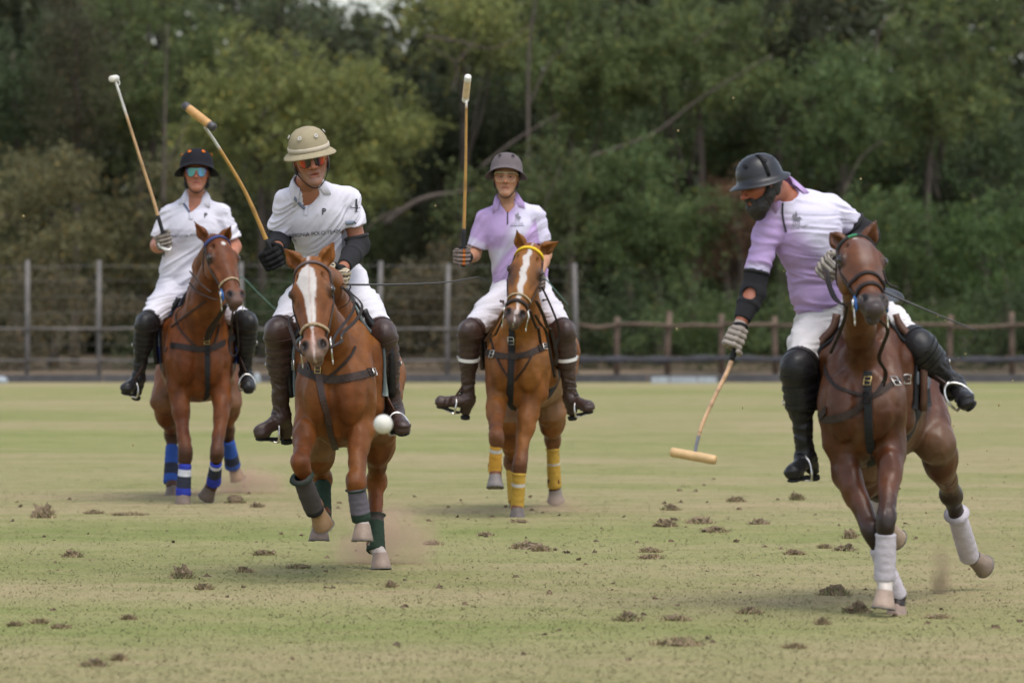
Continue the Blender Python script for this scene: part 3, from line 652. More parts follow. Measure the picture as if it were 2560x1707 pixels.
def horse(cfg):
    Yc = cfg['Y']; Q = cfg['Q']; R0 = root('horse', (cfg['C'][0], Yc + .7, 0), cfg['label'], 'horse', None)
    Fw = unit(V3(cfg['fw'][0], -1, 0)); Lt = V3(-Fw[1], Fw[0], 0); ZO = cfg.get('dz', 0)
    T = Fr(V3(cfg['C'][0], Yc, ZO), Lt, Fw, V3(0, 0, 1))     # local: x to the viewer's right, y forward, z up; y=0 at the breast
    RT = T.R
    def el(x, y, z, r, k=.06, op='u'): return ell(T(x, y, z), r, k, op, RT)
    g = cfg.get('wide', 1.)
    pr = [el(0, -.27, .99, (.155 * g, .26, .29), .05), el(0, -.78, 1.03, (.245 * g, .54, .31)), el(0, -.95, .93, (.225 * g, .42, .24)),
          cone(T(0, -.5, 1.27), T(0, -1.25, 1.25), .12, .17, .09), el(0, -.42, 1.39, (.055, .24, .07), .07), el(0, -1.3, 1.13, (.235 * g, .30, .26), .07)]
    for s in (-1, 1):
        pr += [el(s * .084 * g, -.06, .99, (.084, .090, .165), .022), cone(T(s * .095 * g, -.30, 1.30), T(s * .138 * g, -.13, 1.06), .065, .075, .045), el(s * .142 * g, -.15, 1.00, (.066, .10, .11), .03),
               cone(T(s * .135 * g, -.13, 1.00), T(s * .13 * g, -.15, .82), .070, .070, .035), cone(T(s * .165 * g, -.34, 1.22), T(s * .15 * g, -.38, .92), .07, .085, .05)]
    pr += [cone(T(0, .035, 1.12), T(0, .01, .86), .018, .022, .030, 's')]
    # neck: from the breast to the poll
    Hd = cfg['head']; HF = frame_from(Hd['poll'], Hd['poll'] - Hd['muz'], Hd['nrm'])   # head frame: z up from muzzle to poll, y out of the forehead
    hx = HF.d(1, 0, 0); nk = cfg.get('nk', 1.)
    if hx @ V3(1, 0, 0) < 0: HF = Fr(HF.o, -hx, HF.d(0, 1, 0), HF.d(0, 0, 1)); hx = -hx
    def hp(x, y, v): return HF(x * 1.13, y, -v)                     # x right, y out of the face, v along the face towards the muzzle
    n0 = T(0, -.24, 1.13); n2 = hp(0, -.10, .10); n1 = (n0 * .5 + n2 * .5) + V3(0, .02, -.02)
    c0 = T(0, -.42, 1.36); c2 = hp(0, -.05, -.01)
    mid = (c0 + c2) / 2 + V3(0, 0, .06)
    pr += [cone(n0, n1, .165 * nk, .115 * nk, .09, fl=(Lt, .86)), cone(n1, n2, .115 * nk, .080, .05, fl=(hx, .85)),
           cone(c0, mid, .095, .075, .09), cone(mid, c2, .075, .055, .07)]
    RH = np.column_stack([HF.d(1, 0, 0), HF.d(0, 1, 0), HF.d(0, 0, -1)])
    def he(x, y, v, r, k=.03, op='u'): return ell(hp(x, y, v), r, k, op, RH)
    WD = 1.12
    hd = [he(0, -.03, .10, (.092, .085, .135)), cone(hp(0, -.012, .15), hp(0, -.014, .46), .080, .054, .035), he(0, .008, .20, (.092, .045, .12), .03),
          cone(hp(0, -.10, .20), hp(0, -.045, .50), .062, .040, .05, fl=(hx, .8)), he(0, .02, .16, (.07, .05, .11), .04)]
    for s in (-1, 1):
        hd += [he(s * .058, -.085, .19, (.034, .085, .10), .03), he(s * .080, .006, .195, (.028, .030, .040), .016), cone(hp(s * .070, .036, .160), hp(s * .090, .030, .205), .013, .009, .012), cone(hp(s * .082, -.022, .240), hp(s * .058, -.012, .360), .013, .009, .012), he(s * .060, .030, .120, (.020, .018, .028), .02, 's'),
               cone(hp(s * .055, -.03, .26), hp(s * .045, -.03, .40), .030, .020, .03),
               he(s * .040, .006, .525, (.030, .030, .045), .02)]
    hd += [he(0, -.02, .535, (.060, .055, .060), .03), he(0, -.005, .590, (.044, .040, .030), .02), he(0, -.062, .575, (.034, .030, .036), .02),
           cone(hp(-.045, -.045, .595), hp(.045, -.045, .595), .006, .006, .012, 's')]
    for s in (-1, 1): hd += [he(s * .047, .028, .535, (.014, .020, .024), .012, 's'), he(s * .100, .008, .195, (.012, .015, .022), .010, 's')]
    # ears
    for s, tip in zip((-1, 1), Hd['ears']):
        b = hp(s * .052, -.035, -.005); tip = np.asarray(tip); ax = unit(tip - b); op_ = unit(V3(s * Hd.get('open', .15), -1, 0)); sd = np.cross(ax, op_)
        m1 = b + (tip - b) * .38
        hd += [cone(b, m1, .030, .040, .02, fl=(op_, .55)), cone(m1, tip, .040, .004, .02, fl=(op_, .55)),
               cone(b + (tip - b) * .18 + op_ * .020, b + (tip - b) * .80 + op_ * .010, .026, .005, .008, 's', fl=(op_, .8))]
    pr += hd
    for J in cfg['fl']: pr += leg_prims(J, True) + [cone(J[0], T(np.sign(T.inv(J[0])[0]) * .13, -.15, .94), .061, .070, .04)]
    for J in cfg['hl']:
        hip = T(np.sign(T.inv(J[0])[0]) * .13, -1.28, 1.06); pr += leg_prims([hip] + list(J), False)
    v, f = solid(pr, .0085)
    vn = normals(v, f); v = v + vn * np.array([noise.noise(Vector(p * 8)) * .007 + (.5 - abs(noise.noise(Vector((p[0] * 15, p[1] * 12, p[2] * 5))))) * .010 + noise.noise(Vector(p * 22)) * .003 for p in v])[:, None] * np.clip(np.linalg.norm(v - hp(0, 0, .3), axis=1) * 4 - 1, .12, 1)[:, None]
    # colour
    base = np.array(COATS[cfg['coat']]); col = np.tile(base, (len(v), 1)); q = HF.inv(v); x, y, vv = q[:, 0], q[:, 1], -q[:, 2]
    if cfg['coat'] == 'bay': hm = (np.clip(1.6 - np.linalg.norm(v - hp(0, 0, .28), axis=1) / .28, 0, 1))[:, None]; col = col * (1 - hm) + np.array((.105, .034, .0095)) * hm
    def blend(mk, c): col[:] = col * (1 - mk[:, None]) + np.array(c) * mk[:, None]
    sm = lambda a, b, t: np.clip((t - a) / (b - a), 0, 1) ** 2 * (3 - 2 * np.clip((t - a) / (b - a), 0, 1))
    nz = np.array([noise.noise(Vector(p * 5)) for p in v]); nzf = np.array([noise.noise(Vector(p * 38)) for p in v])
    nzv = np.array([noise.noise(Vector((p[0] * 20, p[1] * 14, p[2] * 6))) for p in v]); col *= np.clip(1 + .38 * nz + .30 * nzv + .12 * nzf, .4, 1.8)[:, None]; col[:, 1] *= 1 + .18 * nz
    tl = T.inv(v)
    belly = sm(.98, .80, tl[:, 2]) * sm(-.45, -.65, tl[:, 1]) * sm(-1.12, -.95, tl[:, 1]) * (tl[:, 2] > .6); blend(belly * cfg.get('belly', .5), (.20, .125, .075))
    near_head = (np.abs(x) < .2) & (vv > -.08) & (vv < .72) & (np.abs(y) < .25)
    H = near_head.astype(float)
    for J in list(cfg['fl']) + list(cfg['hl']):                                         # dark lower legs
        kn, fe = J[-3], J[-2]; ba = fe - kn; t = ((v - kn) @ ba) / (ba @ ba); dd = np.linalg.norm(v - (kn + np.clip(t, -.45, 1.4)[:, None] * ba), axis=1)
        mk = sm(-.55, .05, t) * (dd < .12) * sm(.125, .09, dd); blend(mk * cfg['points'], cfg.get('ptcol', (.035, .022, .017)))
    blend(H * sm(.05, .02, np.abs(vv - .30)) * sm(.03, .06, np.abs(x)) * (y > -.08) * .25, base * .45); mz = H * sm(.47, .56, vv + nzf * .02); blend(mz * cfg.get('muzzle', .75), cfg.get('muzcol', (.075, .052, .044)))
    for s in (-1, 1):
        no = H * sm(.034, .018, np.sqrt((x - s * .047) ** 2 + (y - .028) ** 2 * .6 + (vv - .537) ** 2 * .7)); blend(no * .95, (.010, .007, .006))
        ey = H * sm(.060, .026, np.sqrt((x - s * .108) ** 2 * .5 + (y - .004) ** 2 + (vv - .197) ** 2 * .8)); blend(ey * .85, (.016, .009, .007))
    lip = H * sm(.016, .004, np.abs(vv - .597 + .0 * x)) * (y > -.10) * (y < -.02); blend(lip * .5, (.02, .012, .01))
    cfg['mark'](col, x + .004 * nzf * H, y, vv + .01 * nzf, H, blend, sm)
    for s, tip in zip((-1, 1), Hd['ears']):
        tip = np.asarray(tip); b = hp(s * .055, -.035, -.005); t = ((v - b) @ (tip - b)) / ((tip - b) @ (tip - b)); dd = np.linalg.norm(v - (b + np.clip(t, 0, 1)[:, None] * (tip - b)), axis=1)
        blend(sm(.82, 1.0, t) * (dd < .06) * .8, (.02, .012, .010))
    for (J, r_, c_) in cfg.get('socks', []):                                            # white pasterns
        a_, b_ = J; t = ((v - a_) @ (b_ - a_)) / ((b_ - a_) @ (b_ - a_)); dd = np.linalg.norm(v - (a_ + np.clip(t, 0, 1.3)[:, None] * (b_ - a_)), axis=1)
        blend(sm(-.1, .15, t) * (dd < r_), c_)
    if 'sweat' in cfg: cfg['sweat'](col, tl, nz, nzf, blend, sm)
    bd = part('body', (v, f), M[cfg.get('mat', 'coat')], R0, col=col)
    B = bvh_of(v, f)
    for s in (-1, 1): part('eye', sphere(hp(s * .0915, .014, .196), (.021, .022, .025), RH), M['eye'], R0)
    # crest of the hogged mane
    hog = catmull([T(0, -.36, 1.47), mid + V3(0, 0, .07), hp(0, -.02, -.045), hp(0, .03, .0)], 8)
    # hooves
    for (cor, dn, toe, c_) in cfg['hooves']:
        (hv, hs) = hoof_mesh(cor, dn, toe)
        h = part('hoof', hv, M['hoof'], R0, col=c_); part('horseshoe', hs, M['shoe'], h)
    for i, wr in enumerate(cfg['wraps']):
        a_, b_, r0, r1, c_ = wr[:5]; wv, wf = wrap_mesh(a_, b_, r0, r1, i + 3, wr[6] if len(wr) > 6 else 0., wr[7] if len(wr) > 7 else 0.)
        t = ((wv - a_) @ (b_ - a_)) / ((b_ - a_) @ (b_ - a_)); cc = np.tile(np.array(c_, float), (len(wv), 1))
        for (t0, t1, c2) in (wr[5] or []): cc[(t > t0) & (t < t1)] = c2
        part('leg_wrap', (wv, wf), M['wrap'], R0, col=cc)
    # saddle, pad and girth draped over the back
    def drape(y0, y1, th, off, thick, ny=10, nt=34):
        V1, V2 = [], []
        for i in range(ny + 1):
            yl = y0 + (y1 - y0) * i / ny; t0 = -th if not callable(th) else -th(i / ny)
            for j in range(nt + 1):
                a = t0 + (-2 * t0) * j / nt; o_ = T(0, yl, 1.02); d_ = T.d(math.sin(a), 0, math.cos(a)); s_ = o_ + d_ * 1.
                l, nn, ii, ds = B.ray_cast(Vector(s_), Vector(-d_), 1.); p = np.array(l) if l is not None else o_ + d_ * .3
                V1.append(p + d_ * off); V2.append(p + d_ * (off + thick))
        n = len(V1); Vv = np.array(V1 + V2); Ff = []; k = nt + 1
        for i in range(ny):
            for j in range(nt):
                a = i * k + j; Ff.append((n + a, n + a + 1, n + a + k + 1, n + a + k)); Ff.append((a, a + k, a + k + 1, a + 1))
        for i in range(ny):
            for j in (0, nt): a = i * k + j; Ff.append((a, a + k, n + a + k, n + a) if j == 0 else (a, n + a, n + a + k, a + k))
        for j in range(nt):
            for i in (0, ny): a = i * k + j; Ff.append((a, a + 1, n + a + 1, n + a) if i == 0 else (a, n + a, n + a + 1, a + 1))
        return Vv, Ff
    pd = cfg['pad']; pv, pf = drape(-.33, -1.0, 1.75, .004, .016)
    tt = T.inv(pv); edge = (tt[:, 1] > -.375) | (tt[:, 1] < -.97); pc = np.tile(np.array(pd[0], float), (len(pv), 1)); pc[edge] = pd[1]
    part('saddle_pad', (pv, pf), M['pad'], R0, col=pc)
    sad = part('saddle', drape(-.42, -.88, lambda t: 1.15 + .25 * math.sin(t * 3.1), .022, .012), M['black_leather' if cfg['tack'] != 'brown' else 'brown_leather'], R0)
    sv, sf = solid([cone(T(0, -.45, 1.47), T(0, -.88, 1.50), .075, .11, .05, fl=(V3(0, 0, 1), .55)), ell(T(0, -.40, 1.50), (.07, .05, .06), .05, R=RT), ell(T(0, -.93, 1.51), (.12, .05, .045), .05, R=RT),
                    ell(T(0, -.66, 1.60), (.10, .16, .07), .04, 's', R=RT)], .012)
    part('seat', (sv, sf), M['black_leather'], sad)
    for s in (-1, 1):                                                                     # knee rolls / flap fronts
        pts = [T(s * .12, -.36, 1.43), T(s * .18, -.36, 1.34), T(s * .245 * g, -.37, 1.15), T(s * .26 * g, -.43, .97)]
        part('knee_roll', strap_on(B, pts, .045, .016, .045), M[('tan_leather' if cfg['tack'] == 'tan' else 'brown_leather' if cfg['tack'] == 'brown' else 'black_leather')], sad)
    gp = [T(.285 * math.sin(a) * g, -.52, 1.0 - .30 * math.cos(a)) for a in np.linspace(-1.9, 1.9, 15)]
    part('girth', strap_on(B, gp, .09, .006, .012), M['black_web'], R0)
    # tack seen on the breast
    for name, kind, mt, pp, wd in cfg['straps']:
        part(name, strap_seen(B, pp, Yc, wd, .003), M[mt], R0, smooth=False)
    for (bx, by, sz, mt_) in cfg.get('buckles', []):
        l, nn = cast(B, bx, by)
        if l is None: l, nn = near(B, P(bx, by, Yc))
        f3 = frame_from(l + nn * .014, nn, V3(0, 0, 1)); s_ = sz
        part('buckle', join(sweep([f3(-s_, -s_ * 1.2, 0), f3(s_, -s_ * 1.2, 0), f3(s_, s_ * 1.2, 0), f3(-s_, s_ * 1.2, 0)], .0035, n=6, closed=True, nrm=nn), sweep([f3(-s_, 0, .002), f3(s_, 0, .002)], .0022, n=5)), M[mt_], R0)
    for name, mt, pts, rad in cfg['lines']:
        part(name, sweep(catmull(pts, 6), rad[0], rad[1] if len(rad) > 1 else rad[0] * .5, n=8), M[mt], R0)
    # bridle
    br = part('bridle', join(*[strap_on(B, [hp(s * .095, -.02, .05), hp(s * .10, -.03, .16), hp(s * .085, -.035, .30), hp(s * .065, -.03, .42), hp(s * .056, -.035, .47)], .017, .003, .006) for s in (-1, 1)]
         + [strap_on(B, [hp(s * .095, -.03, .05), hp(s * .085, -.10, .12), hp(s * .05, -.16, .20), hp(0, -.175, .22)], .014, .003, .006) for s in (-1, 1)]), M['strap'], R0, smooth=False)
    bb = strap_on(B, [hp(-.10, -.03, .055), hp(-.08, .03, .04), hp(-.04, .055, .030), hp(0, .06, .028), hp(.04, .055, .030), hp(.08, .03, .04), hp(.10, -.03, .055)], cfg['browband'][1], .005, .007, dens=8)
    bbo = part('browband', bb, M['pad'], br, col=cfg['browband'][0](HF.inv(bb[0])))
    for (v_, w_, mt, dy) in cfg['nosebands']:
        part('noseband', strap_on(B, [hp(-.05, -.09, v_ + dy), hp(-.062, -.05, v_ + dy * .6), hp(-.055, .01, v_), hp(0, .045, v_ - .005), hp(.055, .01, v_), hp(.062, -.05, v_ + dy * .6), hp(.05, -.09, v_ + dy)], w_, w_ * .28, .006, dens=8), M[mt], br)
    for s in (-1, 1):
        c_ = hp(s * .070, -.045, .49)
        bit = part('bit', join(ring(c_, T.d(1, 0, 0), .030, .0045), sweep([c_ + HF.d(0, 0, .04), c_ + HF.d(0, -.01, -.03), c_ + HF.d(0, -.045, -.085)], .0045, n=6), ring(c_ + HF.d(0, -.045, -.09), T.d(1, 0, 0), .011, .0025)), M['steel'], br)
        if cfg.get('bitguard'): part('bit_guard', sweep([c_ + HF.d(-s * .005, .012, .035), c_ + HF.d(-s * .005, .02, -.01), c_ + HF.d(-s * .005, .005, -.05)], .016, .006, nrm=HF.d(1, 0, 0), n=8), M['blue_rubber'], br)
    # dock and tied tail
    tp = catmull([T(0, -1.57, 1.20), T(0, -1.66, 1.12), T(.01, -1.68, .95), T(0, -1.66, .80)], 6)
    part('tail', sweep(tp, np.linspace(.035, .05, len(tp)), n=8), M['hair'], R0)
    return dict(root=R0, B=B, T=T, HF=HF, hp=hp, bbo=bbo, br=br, sad=sad)

def blaze_star(col, x, y, vv, H, blend, sm):
    blend(H * (y > -.02) * sm(.024, .014, np.sqrt((x + .002) ** 2 * 1.3 + (vv - .115) ** 2 * .7 + .012 * np.abs(x) * 0)), (.50, .45, .41))
def blaze_wide(col, x, y, vv, H, blend, sm):
    cx = np.interp(vv, [.06, .14, .22, .40, .60], [-.012, -.020, -.006, .000, .002])
    w_ = np.interp(vv, [.055, .09, .15, .19, .26, .36, .425, .45], [.004, .040, .052, .044, .026, .020, .014, .002])
    blend(H * (y > -.03) * sm(.006, -.002, np.abs(x - cx) - w_), (.50, .46, .43))
    blend(H * (y > -.03) * sm(.006, -.001, np.abs(x) - np.interp(vv, [.45, .47, .50, .57, .60], [.001, .003, .011, .010, .002])) * .55, (.36, .22, .18))
def blaze_strip(col, x, y, vv, H, blend, sm):
    cx = np.interp(vv, [.04, .2, .45], [.004, -.002, .002])
    w_ = np.interp(vv, [.045, .06, .10, .13, .20, .26, .38, .455, .47], [.002, .013, .016, .021, .018, .022, .016, .012, .001])
    blend(H * (y > -.03) * sm(.005, -.002, np.abs(x - cx + .006 * np.sin(vv * 60)) - w_), (.46, .42, .40))
    blend(H * (y > -.03) * sm(.006, 0, np.abs(x - .012) - .006) * (vv > .47) * (vv < .55) * .6, (.6, .5, .46))
    blend(H * sm(.12, .2, vv) * sm(.36, .26, vv) * sm(.02, .05, np.abs(x)) * .35, (.05, .032, .028))
def blaze_dot(col, x, y, vv, H, blend, sm):
    blend(H * (y > 0) * sm(.016, .006, np.sqrt((x + .022) ** 2 + (vv - .085) ** 2)) * .7, (.5, .42, .38))
    blend(H * (y > -.02) * sm(.045, .02, np.abs(x - .004)) * sm(.06, .12, vv) * sm(.30, .24, vv) * .22, (.30, .24, .22))
# ------------------------------------------------------------------ measuring grids: (origin x, origin y, step) of enlarged views of the photograph
ZM = {1: (250, 340, .3189), 2: (250, 780, .3189), 3: (600, 280, .3698), 4: (600, 800, .4082), 5: (1060, 360, .3188), 6: (1060, 800, .3316), 7: (1650, 340, .4846), 8: (1650, 900, .4465)}
def zq(i, x, y): a, b, s = ZM[i]; return a + x * s, b + y * s
def zs(i, *p): return [zq(i, x, y) for x, y in p]
def QQ(Yc):
    return lambda i, x, y, dy=0.: P(*zq(i, x, y), Yc + dy)
DN = V3(0, 0, -1)
def rgb(*c): return np.array(c, float)

HS = {}
# ---- first horse: chestnut with a small star and blue leg wraps
Yc = 39.75; q = QQ(Yc); BL = rgb(.030, .045, .32); NV = rgb(.030, .034, .052); SB = rgb(.030, .078, .30)
FL = [q(2, 625, 690, .12), q(2, 672, 1105, -.05), q(2, 655, 1365, .0), q(2, 652, 1420, -.03)]
FRr = [q(2, 960, 700, .12), q(2, 915, 1105, -.12), q(2, 893, 1310, .05), q(2, 868, 1372, .08)]
HL = [q(2, 505, 700, 1.1), q(2, 565, 950, 1.6), q(2, 555, 1290, 1.5), q(2, 568, 1362, 1.45)]
HR = [q(2, 1000, 700, 1.1), q(2, 995, 900, 1.7), q(2, 1035, 1170, 1.85), q(2, 1052, 1225, 1.88)]
def bb_text(qq): c = np.tile(rgb(.045, .055, .14), (len(qq), 1)); return c
HS[1] = horse(dict(Y=Yc, Q=q, C=q(2, 765, 400), fw=(.05, 0), coat='red_chestnut', buckles=[(*zq(2, 462, 268), .016, 'steel'), (*zq(2, 575, 264), .015, 'strap'), (*zq(2, 838, 226), .018, 'brass'), (*zq(2, 845, 300), .018, 'strap'), (*zq(2, 1000, 225), .014, 'strap')], points=.75, tack='black', belly=.6, wide=1.12, nk=1.28,
    label='chestnut polo pony with a small white star and blue leg wraps, leftmost of the four', mark=blaze_star,
    head=dict(poll=P(*zq(1, 912, 800), Yc - .32), muz=P(*zq(1, 1066, 1282), Yc - .66), nrm=V3(.50, -1, .35), ears=[P(*zq(1, 738, 668), Yc - .32), P(*zq(1, 1030, 700), Yc - .34)], open=.6),
    fl=[FL, FRr], hl=[HL, HR],
    hooves=[(FL[3], DN, V3(0, -1, 0), rgb(.15, .11, .085)), (FRr[3], V3(-.35, .45, -.8), V3(-.2, -.8, -.4), rgb(.10, .07, .05)), (HL[3], DN, V3(0, -1, 0), rgb(.12, .09, .075)), (HR[3], V3(.3, .3, -.9), V3(.2, -.9, -.3), rgb(.24, .16, .09))],
    wraps=[(q(2, 668, 1185, -.04), q(2, 652, 1440, -.02), .042, .054, BL, [(.18, .36, rgb(.55, .56, .60)), (.36, .74, NV)]), (q(2, 912, 1170, -.10), q(2, 890, 1340, .055), .040, .052, BL, [(.1, .2, rgb(.5, .5, .55)), (.2, .62, NV)]),
           (q(2, 563, 1040, 1.58), q(2, 556, 1345, 1.48), .044, .056, SB, [(.5, .78, NV)]), (q(2, 1005, 1000, 1.74), q(2, 1042, 1215, 1.87), .044, .058, SB, [(.55, .82, NV)])],
    pad=(rgb(.03, .06, .40), rgb(.02, .022, .03)),
    straps=[('breast_collar', 0, 'strap', zs(2, (455, 268), (600, 265), (720, 285), (850, 290), (980, 235), (1075, 190)), .040), ('martingale', 0, 'black_web', zs(2, (838, 240), (843, 340), (846, 460), (845, 600), (835, 735)), .036),
            ('neck_strap', 0, 'strap', zs(2, (990, -90), (935, 30), (870, 150), (840, 225)), .034), ('rein', 0, 'strap_grey', zs(1, (830, 1290), (760, 1345), (660, 1420), (560, 1500)), .013),
            ('rein', 0, 'strap_grey', zs(2, (640, -130), (598, 10), (608, 95), (680, 200), (780, 290), (850, 285), (900, 230), (935, 90)), .012)],
    lines=[('rein', 'strap_grey', [P(*zq(1, 705, 1060), Yc - .1), P(*zq(1, 770, 1140), Yc - .42), P(*zq(1, 870, 1225), Yc - .62)], (.008, .003)), ('rein', 'strap_grey', [P(*zq(1, 700, 1150), Yc - .05), P(*zq(1, 760, 1220), Yc - .38), P(*zq(1, 870, 1270), Yc - .6), P(*zq(1, 925, 1285), Yc - .62)], (.009, .003)),
           ('rein', 'strap', [P(*zq(1, 1050, 1320), Yc - .6), P(*zq(1, 1030, 1450), Yc - .45), P(*zq(2, 1030, 130), Yc - .3), P(*zq(2, 1010, 260), Yc - .25), P(*zq(2, 1040, 345), Yc - .25), P(*zq(2, 1085, 290), Yc - .28), P(*zq(2, 1075, 100), Yc - .35), P(*zq(1, 1060, 1360), Yc - .5)], (.007, .003)),
           ('lead_strap', 'strap', [P(*zq(1, 985, 1330), Yc - .55), P(*zq(1, 930, 1420), Yc - .4), P(*zq(2, 860, 130), Yc - .22), P(*zq(2, 835, 225), Yc - .12)], (.020, .004))],
    browband=(bb_text, .030), nosebands=[(.415, .014, 'rope', .01)], bitguard=True))

# ---- second horse: chestnut with a broad blaze, nearest the ball
Yc = 30.0; q = QQ(Yc); DG = rgb(.022, .040, .026); GB = rgb(.055, .048, .045)
FL = [q(4, 400, 680, .1), q(4, 370, 875, -.24), q(4, 452, 1130, -.10), q(4, 478, 1178, -.06)]
FRr = [q(4, 735, 680, .12), q(4, 708, 1000, -.08), q(4, 745, 1205, -.02), q(4, 751, 1262, -.06)]
HL = [q(4, 470, 740, .95), q(4, 503, 965, 1.35), q(4, 508, 1190, 1.15), q(4, 488, 1262, 1.1)]
HR = [q(4, 855, 660, 1.1), q(4, 835, 975, 1.48), q(4, 826, 1375, 1.35), q(4, 860, 1437, 1.30)]
WH = rgb(.36, .31, .28)
HS[2] = horse(dict(Y=Yc, Q=q, C=q(4, 572, 400), fw=(-.06, 0), coat='chestnut', buckles=[(*zq(4, 340, 275), .022, 'steel'), (*zq(4, 480, 305), .015, 'brass'), (*zq(4, 795, 325), .018, 'strap'), (*zq(4, 812, 322), .016, 'steel')], points=.0, tack='black', wide=.98,
    label='chestnut polo pony with a broad white blaze and dark green wraps, second from left', mark=blaze_wide,
    head=dict(poll=P(*zq(3, 478, 1020), Yc - .35), muz=P(*zq(4, 457, 203), Yc - .68), nrm=V3(-.16, -1, .5), ears=[P(*zq(3, 292, 915), Yc - .33), P(*zq(3, 637, 872), Yc - .33)], open=.4),
    fl=[FL, FRr], hl=[HL, HR], muzcol=(.15, .105, .08), socks=[((FRr[2], FRr[3]), .06, WH), ((HR[2], HR[3]), .07, WH)],
    hooves=[(FL[3], V3(.30, .55, -.75), V3(.2, -.8, -.6), rgb(.22, .13, .06)), (FRr[3], V3(0, -.12, -1), V3(0, -1, .1), rgb(.22, .16, .12)), (HL[3], V3(0, -.1, -1), V3(-.1, -1, .1), rgb(.19, .13, .10)), (HR[3], V3(.05, -.1, -1), V3(0, -1, 0), rgb(.25, .18, .14))],
    wraps=[(q(4, 375, 955, -.22), q(4, 462, 1180, -.09), .046, .048, GB, [(.0, .06, DG), (.86, 1., rgb(.02, .02, .02))], .004, .02), (q(4, 712, 1025, -.07), q(4, 745, 1232, -.03), .047, .050, rgb(.12, .11, .13), [(.0, .09, DG), (.72, 1., DG)], .002, .012),
           (q(4, 505, 1000, 1.3), q(4, 505, 1245, 1.12), .046, .050, DG, None), (q(4, 834, 1185, 1.42), q(4, 832, 1420, 1.34), .040, .052, DG, [(.05, .22, rgb(.06, .05, .045))], .0, .014)],
    pad=(rgb(.30, .34, .30), rgb(.10, .12, .12)),
    straps=[('breast_collar', 0, 'strap_grey', zs(4, (330, 268), (390, 312), (450, 340), (520, 362), (620, 362), (720, 342), (815, 322)), .042), ('martingale', 0, 'brown_leather', zs(4, (476, 255), (482, 340), (498, 450), (530, 580), (560, 700), (585, 785)), .034),
            ('rein', 0, 'strap', zs(4, (702, 165), (670, 225), (600, 300), (515, 372)), .013), ('rein', 0, 'strap', zs(4, (420, 255), (440, 320), (470, 372)), .010)],
    lines=[('rein', 'strap', [P(*zq(3, 665, 1165), 30.0), P(*zq(3, 770, 1240), 29.95), P(*zq(3, 825, 1310), 29.9), P(*zq(3, 790, 1400), 29.8), P(*zq(3, 690, 1500), 29.6), P(*zq(4, 620, 130), 29.42), P(*zq(4, 545, 170), 29.36)], (.009, .003)),
           ('rein', 'strap', [P(*zq(3, 680, 1180), 30.0), P(*zq(3, 740, 1230), 29.95), P(*zq(3, 772, 1310), 29.9), P(*zq(3, 735, 1390), 29.8), P(*zq(3, 650, 1500), 29.55), P(*zq(4, 560, 165), 29.40)], (.008, .003)),
           ('rein', 'strap', [P(*zq(3, 690, 1160), 30.0), P(*zq(3, 745, 1175), 29.98), P(*zq(3, 730, 1205), 29.95), P(*zq(3, 680, 1190), 29.95)], (.005, .003)),
           ('rein', 'strap', [P(*zq(3, 670, 1330), 29.9), P(*zq(3, 720, 1300), 29.9), P(*zq(3, 745, 1250), 29.92), P(*zq(3, 700, 1190), 29.95)], (.007, .003)),
           ('rein', 'strap', [P(*zq(3, 385, 1365), 29.6), P(*zq(3, 335, 1400), 29.55), P(*zq(3, 340, 1460), 29.5), P(*zq(4, 325, 100), 29.42), P(*zq(4, 345, 170), 29.36), P(*zq(4, 400, 215), 29.33)], (.009, .003))],
    browband=(lambda qq: np.tile(rgb(.12, .085, .08), (len(qq), 1)), .018), nosebands=[(.425, .015, 'rope', .0)]))

